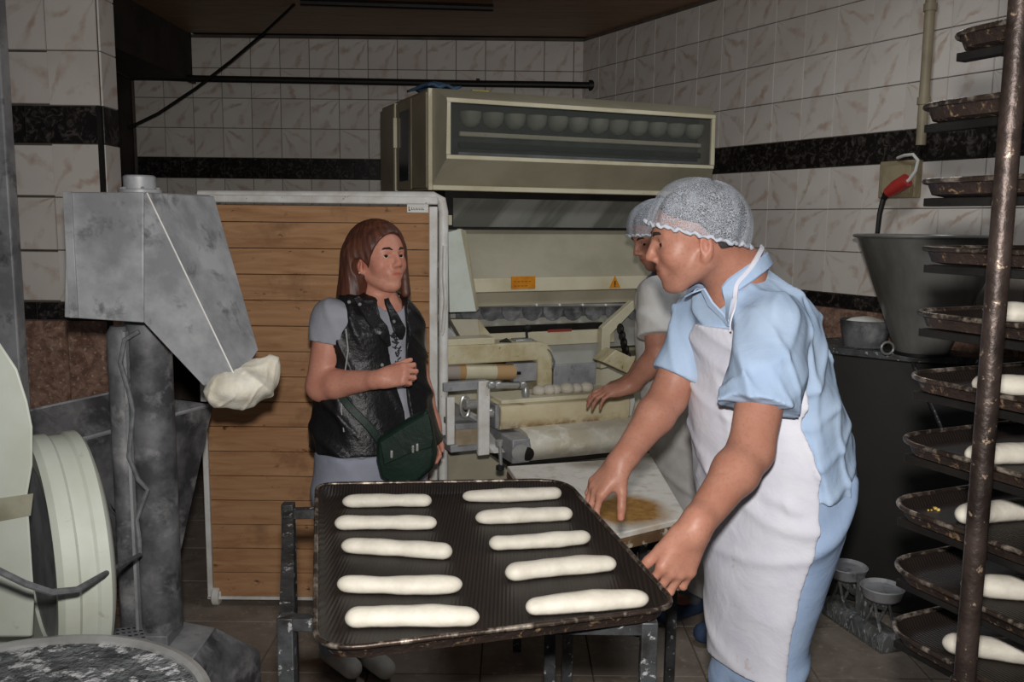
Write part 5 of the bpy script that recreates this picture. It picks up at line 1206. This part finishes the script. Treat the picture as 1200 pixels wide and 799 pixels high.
# apron
bibtop = aty(828, 387, 1.9)[2]; hem = aty(880, 793, 1.95)[2]
cen = lambda P: np.stack([np.interp(P[:, 2], [l[0][2] for l in (LV + TV[1:])], [l[0][0] for l in (LV + TV[1:])]), np.interp(P[:, 2], [l[0][2] for l in (LV + TV[1:])], [l[0][1] for l in (LV + TV[1:])]), P[:, 2]], 1)
Ap = S(); Ap.loft(LV + TV[1:-2], side, front, k=.02, cap=.004); Ap.add(legs)
zwaist = waist[2]
def apron(P):
    d = Ap(P) - .011 + wob(P, [(.0035, 30, 24, 6, .4, 8, 4, 5), (.0025, 12, 30, -34, 1.1, 7, 3, 9)])
    d = sm(d, np.minimum(Tr(P) + wob(P, folds_r), TnL(P) + wob(P, folds_t)) - .007, .008)
    q = P - cen(P); fr = q @ front; sd_ = q @ side
    edge = np.interp(P[:, 2], [hem, .8, zwaist - .02, zwaist + .06, bibtop], [.030, .055, .075, .06, .05])
    d = smx(d, edge - fr, .010); wid = np.interp(P[:, 2], [zwaist - .01, zwaist + .10, bibtop], [.5, .17, .088])
    d = np.maximum(d, sd_ - wid); d = np.maximum(d, -sd_ - wid); d = np.maximum(d, P[:, 2] - bibtop); return np.maximum(d, hem - P[:, 2])
lo_, hi_ = Ap.bounds()
M_APR = fabric('white_apron_cotton', (222, 222, 230), (210, 210, 222), c3=(198, 186, 184))
sdf_obj('apron', apron, lo_ - .02, hi_ + .02, .0045, M_APR, man, None, mo, 3)
sp_ = [aty(851, 389, 1.875), aty(853, 370, 1.88), aty(858, 350, 1.89), aty(864, 332, 1.91), aty(871, 316, 1.94), aty(877, 304, 1.98)]
ribbon(sp_, lambda Q: np.minimum(Tn(Q) + wob(Q, folds_t), B(Q) - .006), .011, .006, .003, 5).shift(mo).build('apron_strap', M_APR, man, smooth=.8)
for sg, nm in ((-1, 'shoe'), (1, 'shoe')):
    an = aty(886, 799, Yc) + side * .06 * sg + A3(.03, 0, 0) + side * .02 * sg; an[2] = .0
    s_ = S(); s_.rc(an + A3(0, 0, .045), an + front * .17 + A3(0, 0, .035), .045, .036, .02)
    sdf_obj('shoe', lambda P: np.maximum(s_(P), .001 - P[:, 2]), *s_.bounds(), .007, MT['rubber'], man, None, mo, 1)
body_fn_man = B

# ================================================================== second baker behind him
Y2 = 3.42; k2 = .95
front2 = nrm_(A3(-.80, -.60, 0)); side2 = nrm_(A3(.60, -.80, 0))
R2 = []
for py, xa, xb in ((700, 812, 872), (640, 788, 868), (580, 772, 862), (530, 768, 856), (480, 762, 852), (430, 752, 840), (390, 750, 836), (350, 752, 828), (328, 760, 816), (316, 770, 804)):
    C = aty((xa + xb) / 2, py, Y2); hw = (xb - xa) / 2 / F * Y2; R2.append([C, 1.2 * hw, .85 * hw])
sec = empty('person', (float(R2[3][0][0]), Y2, 0)); so_ = A3(float(R2[3][0][0]), Y2, 0)
tag(sec, 'second baker in grey-white shirt and apron, half hidden, reaching to the machine rollers', 'person')
h2 = HB(aty(771, 276, Y2 - .02), A3(-.93, -.36, 0), math.radians(22), 0, .98)
sh2L, el2L, wr2L = aty(770, 346, 3.27), aty(771, 418, 3.18), aty(738, 452, 3.22)
sh2R, el2R, wr2R = aty(765, 345, 3.58), aty(765, 410, 3.62), aty(740, 445, 3.50)
B2 = S(); B2.loft(inner(R2[1:], .86), side2, front2); nk2 = R2[-1][0]
B2.rc(nk2 - A3(0, 0, .04), h2(-.02, 0, -.045), .06, .052, .03)
for a in (sh2L, sh2R): B2.rc(a, R2[-3][0], .05, .06, .04)
arm_prims(B2, sh2L, el2L, wr2L, (.052, .044, .041, .028)); arm_prims(B2, sh2R, el2R, wr2R, (.05, .043, .04, .027))
lg2 = S()
for sg in (-1, 1):
    hp_ = R2[3][0] + side2 * .08 * sg; kn_ = hp_.copy() + side2 * .02 * sg + A3(.05, 0, 0); kn_[2] = .48; an = kn_ + A3(.04, 0, 0); an[2] = .09
    for q_, g_ in ((lg2, .014), (B2, 0)): q_.rc(hp_, kn_, .07 + g_, .052 + g_, .03); q_.rc(kn_, an, .05 + g_, .036 + g_, .02)
    B2.rc(an, an + front2 * .14 + A3(0, 0, -.05), .035, .025, .02)
    st2 = S(); ft = an.copy(); ft[2] = .045; st2.rc(ft - front2 * .03, ft + front2 * .15, .044, .038, .02)
    sdf_obj('slipper', lambda P: np.maximum(st2(P), .001 - P[:, 2]), *st2.bounds(), .007, pm('blue_slipper', (60, 78, 108), (46, 62, 90), 20, .7), sec, None, so_, 1)
head(B2, h2); NAILS.clear()
hand(B2, wr2L, A3(-.9, -.05, -.22), A3(-.1, -.25, .95), 'L', [(14, 24, 16), (16, 26, 16), (18, 28, 18), (22, 30, 18)], (.6, .75, -.2, .2, -.1), .98)
hand(B2, wr2R, A3(-.9, 0, -.25), A3(-.1, 0, .95), 'R', [(14, 24, 16), (16, 26, 16), (18, 28, 18), (22, 30, 18)], (.6, .75, -.2, .2, -.1), .98)
lo, hi = B2.bounds(); sdf_obj('body', lambda P: B2(P), lo, hi, .0052, SKIN_M, sec, lambda V: head_tint(h2, V, .5), so_, 1)
eyes(h2, sec, (.80, .45, -.2))
sdf_obj('hair', lambda P: hair_short(P, h2), h2.c - .15, h2.c + .15, .005, HAIRM, sec, None, so_, 1)
hair_net(h2, sec, tilt=.30, puff=1.0, seed=9, back=.0)
T2 = S(); T2.loft(R2[3:], side2, front2, k=.02); hem2 = aty(768, 403, 3.22)
T2.rc(sh2L, sh2L * .35 + el2L * .65, .066, .078, .04); T2.rc(sh2R, sh2R * .35 + el2R * .65, .06, .07, .04)
for a in (sh2L, sh2R): T2.rc(a, R2[-3][0], .058, .06, .05)
def shirt2(P):
    d = T2(P) + wob(P, [(.004, 24, 10, 30, .3, 9, 4, 7), (.003, 40, -18, 22, 1.3, 12, 6, 5)])
    for s__, e__ in ((sh2L, el2L), (sh2R, el2R)):
        u = nrm_(e__ - s__); L = np.linalg.norm(e__ - s__); near = np.linalg.norm(P - (s__ * .3 + e__ * .7), axis=1) < .13
        d = np.where(near & ((P - s__) @ side2 * (1 if s__ is sh2L else -1) > -.09), np.maximum(d, (P - (s__ + u * L * .68)) @ u), d)
    v = S(); v.rc(nk2 + A3(0, 0, -.02), h2(-.01, 0, -.07), .064, .07, .01); v.rc(nk2 + front2 * .05 + A3(0, 0, -.0), nk2 + front2 * .12 + A3(0, 0, -.1), .04, .006, .01)
    return smx(d, -v(P, 1.0), .004)
sdf_obj('shirt', shirt2, *T2.bounds(), .006, fabric('grey_white_cotton', (206, 204, 200), (190, 188, 184)), sec, None, so_, 1)
cv = [nk2 + side2 * a + front2 * b + A3(0, 0, c) for a, b, c in ((-.055, .02, .0), (-.03, .075, -.03), (.0, .098, -.07), (.03, .075, -.03), (.058, .02, .0), (.04, -.05, .02), (-.04, -.05, .02))]
MB().tube([p - so_ for p in cv], .012, 8, closed=True).build('collar', M_TUN, sec, smooth=3)
cen2 = lambda P: np.stack([np.interp(P[:, 2], [l[0][2] for l in R2], [l[0][0] for l in R2]), np.interp(P[:, 2], [l[0][2] for l in R2], [l[0][1] for l in R2]), P[:, 2]], 1)
A2 = S(); A2.loft(R2[:-2], side2, front2, cap=.004); bt2 = aty(780, 352, Y2)[2]; hm2 = R2[0][0][2] + .02; zw2 = R2[4][0][2]
def apron2(P):
    d = A2(P) - .012 + wob(P, [(.004, 26, 20, 6, .4, 8, 4, 5), (.003, 12, 30, -30, 1.1, 7, 3, 9)]); q = P - cen2(P); fr = q @ front2; s__ = q @ side2
    d = np.maximum(d, .02 - fr); wd_ = np.interp(P[:, 2], [zw2, zw2 + .12, bt2], [.5, .16, .11]); d = np.maximum(d, np.abs(s__) - wd_); d = np.maximum(d, P[:, 2] - bt2); return np.maximum(d, hm2 - P[:, 2])
sdf_obj('apron', apron2, A2.bounds()[0] - .02, A2.bounds()[1] + .02, .006, fabric('floury_apron', (208, 206, 204), (190, 186, 182), c3=(160, 146, 134)), sec, None, so_, 1)
bl = MB()
for px, py, hh_ in ((794, 372, 22), (799, 371, 22), (804, 373, 20)):
    c = snap(aty(px - 6, py, 3.25), A2, .014); bl.boxr(c - so_, (.007, .003, hh_ / F * 3.3), np.array([side2, front2, A3(0, 0, 1)]).T)
bl.build('printed_emblem', pm('pink_print', (196, 120, 116), None), sec)
sdf_obj('trousers', lambda P: lg2(P), *lg2.bounds(), .008, fabric('grey_trousers', (120, 124, 134), (100, 104, 114)), sec, None, so_, 1)

# ================================================================== the woman
Yw = 2.95
fw = nrm_(A3(.62, -.78, 0)); lw = nrm_(A3(.78, .62, 0))          # front, her left
Wv = []
for py, xa, xb in ((640, 372, 480), (600, 369, 492), (560, 368, 500), (520, 370, 513), (485, 373, 505), (450, 376, 496), (415, 379, 491), (385, 378, 492), (365, 388, 484), (352, 408, 474), (344, 424, 466)):
    C = aty((xa + xb) / 2, py, Yw); hw = (xb - xa) / 2 / F * Yw; Wv.append([C, 1.06 * hw, .80 * hw])
wom = empty('person', (float(Wv[3][0][0]), Yw, 0)); wo = A3(float(Wv[3][0][0]), Yw, 0)
tag(wom, 'woman with shoulder-length brown hair, black leather vest and grey t-shirt beside the trolley', 'person')
hw_ = HB(aty(444, 303, Yw - .02), A3(.70, -.71, 0), math.radians(-8), math.radians(0), .95)
wShR, wElR, wWrR = aty(390, 378, 2.85), aty(377, 452, 2.83), aty(446, 444, 2.70)
wShL, wElL, wWrL = aty(474, 384, 3.10), aty(490, 450, 3.13), aty(508, 497, 3.05)
Bw = S(); Bw.loft(inner(Wv[1:], .88), lw, fw); nkw = Wv[-1][0]
Bw.rc(nkw - A3(0, 0, .05), hw_(-.018, 0, -.045), .054, .048, .03)
for a in (wShR, wShL): Bw.rc(a, Wv[-4][0], .048, .06, .04)
arm_prims(Bw, wShR, wElR, wWrR, (.056, .050, .044, .026)); arm_prims(Bw, wShL, wElL, wWrL, (.05, .043, .038, .025))
lgw = S(); feetw = []
for sg, fx in ((-1, 392), (1, 430)):
    hp_ = Wv[2][0] + lw * .085 * sg; an = aty(fx, 772, 3.05); an[2] = .09; kn_ = (hp_ + an) / 2 + fw * .02; kn_[2] = .47
    for q_, g_ in ((lgw, .02), (Bw, 0)): q_.rc(hp_, kn_, .078 + g_, .052 + g_, .03); q_.rc(kn_, an, .05 + g_, .036 + g_, .02)
    Bw.rc(an, an + fw * .13 + A3(0, 0, -.05), .034, .024, .02); feetw.append(an)
head(Bw, hw_, True, .97); NAILS.clear()
hand(Bw, wWrR, A3(.86, -.18, .24), A3(.2, -.9, .45), 'R', [(48, 62, 32), (54, 66, 34), (58, 68, 34), (60, 68, 34)], (.75, .45, -.45, .25, -.2), .88)
hand(Bw, wWrL, A3(.12, -.1, -.98), A3(.7, .7, .1), 'L', [(20, 30, 20), (22, 32, 20), (24, 34, 20), (26, 36, 20)], (.75, .6, -.2, .1, -.1), .86)
lo, hi = Bw.bounds(); sdf_obj('body', lambda P: Bw(P), lo, hi, .0042, SKIN_W, wom, lambda V: nail_tint(V, head_tint(hw_, V, 0, (.86, .60, .60))), wo, 1)
eyes(hw_, wom, (.92, -.18, .12))
for sg in (-1, 1):
    MB().lathe([(0, -.004), (.004, 0), (0, .004)], hw_(-.004, sg * .083, -.046) - wo, n=8).build('earring', MT['sticker'], wom)
# the rings
RG = pm('gold_ring', (220, 190, 120), None, rough=.2, metal=1)
# hair: crown, sides and back falling to the shoulders
def hair_w(P):
    q = hw_.loc(P); x, y, z = q[:, 0], q[:, 1], q[:, 2]
    hs = S(); hs.el(hw_(-.018, 0, .040), A3(.112, .090, .094), hw_.B)
    hs.rc(hw_(-.045, -.055, .0), hw_(-.088, -.075, -.130), .056, .044, .04); hs.rc(hw_(-.045, .055, .0), hw_(-.070, .065, -.135), .050, .034, .04); hs.rc(hw_(-.06, 0, .0), hw_(-.09, 0, -.14), .062, .04, .04)
    hs.rc(hw_(-.035, -.070, .03), hw_(-.045, -.088, -.125), .030, .032, .03); hs.rc(hw_(.014, .078, .03), hw_(.03, .080, -.125), .022, .016, .03)
    d = hs(P, 1.0)
    ang = np.arctan2(y, x + .02); d = d + .0009 * np.sin(30 * ang + 3 * np.sin(18 * z)) + .0006 * np.sin(71 * ang + 12 * z)
    # face opening
    fo = S(); fo.el(hw_(.085, .004, -.034), A3(.080, .078, .104), hw_.B); fo.el(hw_(.004, -.085, -.026), A3(.018, .03, .026), hw_.B); fo.rc(hw_(.03, 0, -.09), nkw + fw * .09, .056, .05, .02)
    return smx(d, -fo(P, 1.0), .008)
M_HW = hair_mat('brown_hair', (62, 36, 28), (104, 60, 42), (1, 1, .12), .5)
sdf_obj('hair', hair_w, hw_.c - A3(.2, .2, .22), hw_.c + .17, .0036, M_HW, wom, None, wo, 1)
# t-shirt
Tw = S(); Tw.loft(Wv[3:], lw, fw); Tw.rc(wShR + A3(-.003, 0, .004), wShR * .45 + wElR * .55, .064, .072, .04); Tw.rc(wShL, wShL * .4 + wElL * .6, .06, .06, .04)
Tw.rc(wShR, Wv[-3][0], .055, .06, .05); Tw.rc(wShL, Wv[-3][0], .055, .06, .05)
hmw = aty(386, 402, 2.84)
def tee(P):
    d = Tw(P) + wob(P, [(.003, 26, 10, 34, .3, 9, 4, 7), (.002, 50, -18, 22, 1.3, 12, 6, 5)])
    for s__, e__, hz in ((wShR, wElR, hmw), (wShL, wElL, wShL * .5 + wElL * .5)):
        u = nrm_(e__ - s__); near = np.linalg.norm(P - hz, axis=1) < .12; lat = (P - s__) @ lw * (1 if s__ is wShL else -1)
        d = np.where(near & (lat > -.055), np.maximum(d, (P - hz) @ u), d)
    v = S(); v.rc(nkw + fw * .02 + A3(0, 0, -.035), hw_(-.01, 0, -.07), .066, .07, .01); return smx(d, -v(P, 1.0), .004)
sdf_obj('t_shirt', tee, *Tw.bounds(), .005, fabric('heather_grey_jersey', (158, 160, 168), (146, 148, 156), weave=400), wom, None, wo, 1)
# leather vest, open in front
Vw = S(); Vw.loft(Wv[3:-1], lw, fw, cap=.01); Vw.rc(wShR * .7 + Wv[-3][0] * .3, Wv[-3][0], .052, .062, .05); Vw.rc(wShL * .7 + Wv[-3][0] * .3, Wv[-3][0], .052, .062, .05)
cenw = lambda P: np.stack([np.interp(P[:, 2], [l[0][2] for l in Wv], [l[0][0] for l in Wv]), np.interp(P[:, 2], [l[0][2] for l in Wv], [l[0][1] for l in Wv]), P[:, 2]], 1)
vtopz, vbotz = Wv[-1][0][2], aty(430, 522, 2.9)[2]
ahR = S(); ahR.rc(wShR + A3(-.03, 0, .03), wShR * .45 + wElR * .55, .056, .058, .01); ahR.rc(wShR * .5 + wElR * .5, wElR, .05, .05, .01)
ahL = S(); ahL.rc(wShL + A3(.03, 0, .03), wElL, .05, .05, .01)
def vest(P):
    d = Vw(P) - .014 + wob(P, [(.0035, 34, 10, 44, .3, 14, 6, 9), (.0025, 60, -28, 30, 1.3, 16, 8, 7)]); q = P - cenw(P); fr = q @ fw; s__ = q @ lw
    half = np.interp(P[:, 2], [vbotz, aty(440, 470, 2.9)[2], aty(440, 400, 2.9)[2], vtopz], [.012, .014, .038, .06]); cc_ = np.interp(P[:, 2], [vbotz, vtopz], [.045, .01])
    op = np.where(fr > 0, half - np.abs(s__ - cc_), -1); d = np.maximum(d, op)
    d = np.maximum(d, vbotz - P[:, 2]); d = smx(d, -ahR(P, 1.0), .004); d = d
    v = S(); v.rc(nkw + fw * .02 + A3(0, 0, -.01), hw_(-.01, 0, -.07), .062, .07, .01); return smx(d, -v(P, 1.0), .004)
t = Nt('black_leather'); co = t.co(False); t.b.inputs['Base Color'].default_value = lin((26, 25, 27)); t.b.inputs['Roughness'].default_value = .38; t.b.inputs['Specular IOR Level'].default_value = .4; t.bump(t.noise(co, 60, 5, .6), .5, .006); M_LEA = t.m
sdf_obj('vest', vest, Vw.bounds()[0] - .02, Vw.bounds()[1] + .02, .0045, M_LEA, wom, None, wo, 1)
def on_vest(px, py, off=.02): return snap(aty(px, py, 2.78), lambda Q: Vw(Q), off)
def flap(name, pts, th=.006, mat=None, parent=None):
    p = [A3(*q) for q in pts]; n = nrm_(np.cross(p[1] - p[0], p[-1] - p[0])); n = n if n[1] < 0 else -n
    return MB().hexa([q - wo for q in p], [q + n * th - wo for q in p]).build(name, mat or M_LEA, parent or wom, bevel=.002)
VF = lambda Q: Vw(Q) - .016
ribbon([on_vest(x, y) for x, y in ((418, 346), (436, 362), (454, 384), (466, 408))], VF, [.02, .044, .05, .012], .004, .005, 5).shift(wo).build('lapel', M_LEA, wom, smooth=.8)
ribbon([on_vest(x, y) for x, y in ((470, 350), (480, 362), (487, 380), (488, 402))], VF, [.016, .04, .05, .012], .006, .005, 5).shift(wo).build('lapel', M_LEA, wom, smooth=.8)
for px, py in ((407, 350), (424, 355), (476, 365), (452, 428), (448, 388)):
    MB().lathe([(.006, 0), (.005, .003), (0, .004)], on_vest(px, py, .026) - wo, fw, 10).build('stud', MT['steel'], wom)
MB().tube([on_vest(x, y, .016) - wo for x, y in ((405, 385), (408, 410), (404, 440), (402, 480), (406, 505))], .0025, 6).build('zip', MT['steel'], wom)
pr = MB(); r5 = random.Random(4)
for k in range(34):
    v_ = r5.random(); px = 474 + 12 * v_ + r5.uniform(-5, 5); py = 386 + 44 * v_ + r5.uniform(-5, 5)
    c = snap(aty(px, py, 2.8), lambda Q: Tw(Q), .003); a_ = r5.uniform(0, 3.1); u_ = lw * math.cos(a_) + A3(0, 0, 1) * math.sin(a_); pr.boxr(c - wo, (r5.uniform(.008, .02), .002, r5.uniform(.003, .006)), np.array([u_, fw, np.cross(u_, fw)]).T)
pr.build('printed_pattern', pm('dark_print', (44, 44, 50), None), wom)
# trousers, shoes
Ts = S(); Ts.loft([[C, a, b] for C, a, b in Wv[0:4]], lw, fw); Ts.add(lgw)
sdf_obj('trousers', lambda P: Ts(P) + wob(P, [(.003, 22, 10, 20, .3, 9, 4, 7)]), *Ts.bounds(), .007, fabric('pale_grey_trousers', (158, 162, 176), (144, 148, 162)), wom, None, wo, 1)
for an in feetw:
    s_ = S(); ft = an.copy(); ft[2] = .045; s_.rc(ft - fw * .03, ft + fw * .13, .042, .036, .02)
    sdf_obj('shoe', lambda P: np.maximum(s_(P), .001 - P[:, 2]), *s_.bounds(), .006, fabric('white_shoe_canvas', (196, 190, 180), (176, 170, 160)), wom, None, wo, 1)
# shoulder bag worn across
bagc = aty(478, 520, 2.74); bag = empty('shoulder_bag', tuple(bagc)); tag(bag, 'dark green leather shoulder bag hanging at the woman\'s hip', 'bag')
M_BAG = fabric('dark_green_leather', (26, 46, 38), (20, 36, 30), .5, 200, spec=.3)
pg = [(442, 515), (452, 508), (480, 490), (500, 480), (506, 495), (512, 530), (508, 548), (490, 564), (462, 568), (446, 560), (441, 540)]
pa_ = [aty(x, y, 2.72) - bagc for x, y in pg]; ca_ = sum(pa_) / len(pa_)
fr_ = [ca_ + (p - ca_) * .90 + A3(0, -.022, 0) for p in pa_]; bk_ = [ca_ + (p - ca_) * .90 + A3(0, .05, 0) for p in pa_]
bm_ = MB(); n_ = len(pa_); vs = fr_ + pa_ + [p + A3(0, .03, 0) for p in pa_] + bk_
bm_.add(vs, [(r * n_ + i, r * n_ + (i + 1) % n_, (r + 1) * n_ + (i + 1) % n_, (r + 1) * n_ + i) for r in range(3) for i in range(n_)] + [tuple(range(n_)), tuple(range(3 * n_, 4 * n_))])
bm_.build('pouch', M_BAG, bag, bevel=.006, smooth=1.3)
fl_p = [(445, 518), (480, 496), (502, 484), (508, 512), (506, 524), (484, 530), (450, 545)]
MB().hexa([aty(x, y, 2.694) - bagc for x, y in fl_p], [aty(x, y, 2.702) - bagc for x, y in fl_p]).build('flap', M_BAG, bag, bevel=.003)
for x, y in ((459, 532), (484, 526), (489, 524)):
    MB().boxr(aty(x, y, 2.688) - bagc, (.008, .008, .024)).build('buckle', MT['steel'], bag, bevel=.002)
stp = [(446, 520), (432, 500), (412, 478), (400, 462), (392, 440)]
VF = lambda Q: Vw(Q) - .016
ribbon([on_vest(x, y, .02) for x, y in stp], VF, .026, .003, .004, 5).shift(bagc).build('strap', M_BAG, bag, smooth=.8)

# ================================================================== cloth sleeve on the sifter chute
cs_ = S(); c0_ = aty(268, 452, 2.33); c1_ = aty(296, 438, 2.38); c2_ = aty(290, 462, 2.35)
cs_.el(aty(283, 450, 2.355), (.088, .10, .05), None, .02); cs_.rc(aty(262, 458, 2.33), aty(312, 430, 2.40), .042, .040, .03); cs_.rc(aty(285, 463, 2.34), aty(310, 445, 2.4), .036, .030, .03); cs_.rc(aty(300, 425, 2.42), aty(314, 440, 2.42), .03, .028, .02)
def cl_fn(P):
    d = cs_(P) + wob(P, [(.0026, 50, 30, 60, .3, 16, 12, 18), (.0020, -80, 50, 60, 1.3, 22, 14, 15), (.0012, 170, 90, -130, .5, 30, 30, 40)])
    n = nrm_(A3(-.46, .1, .88)); pt_ = aty(268, 440, 2.34); return np.maximum(d, (P - pt_) @ n - .012 - .008 * np.sin(P[:, 0] * 60 + P[:, 1] * 45))
cs_o = sdf_obj('cloth_sleeve', cl_fn, *cs_.bounds(), .0035, MT['cloth'], fs_, None, o_, 1)
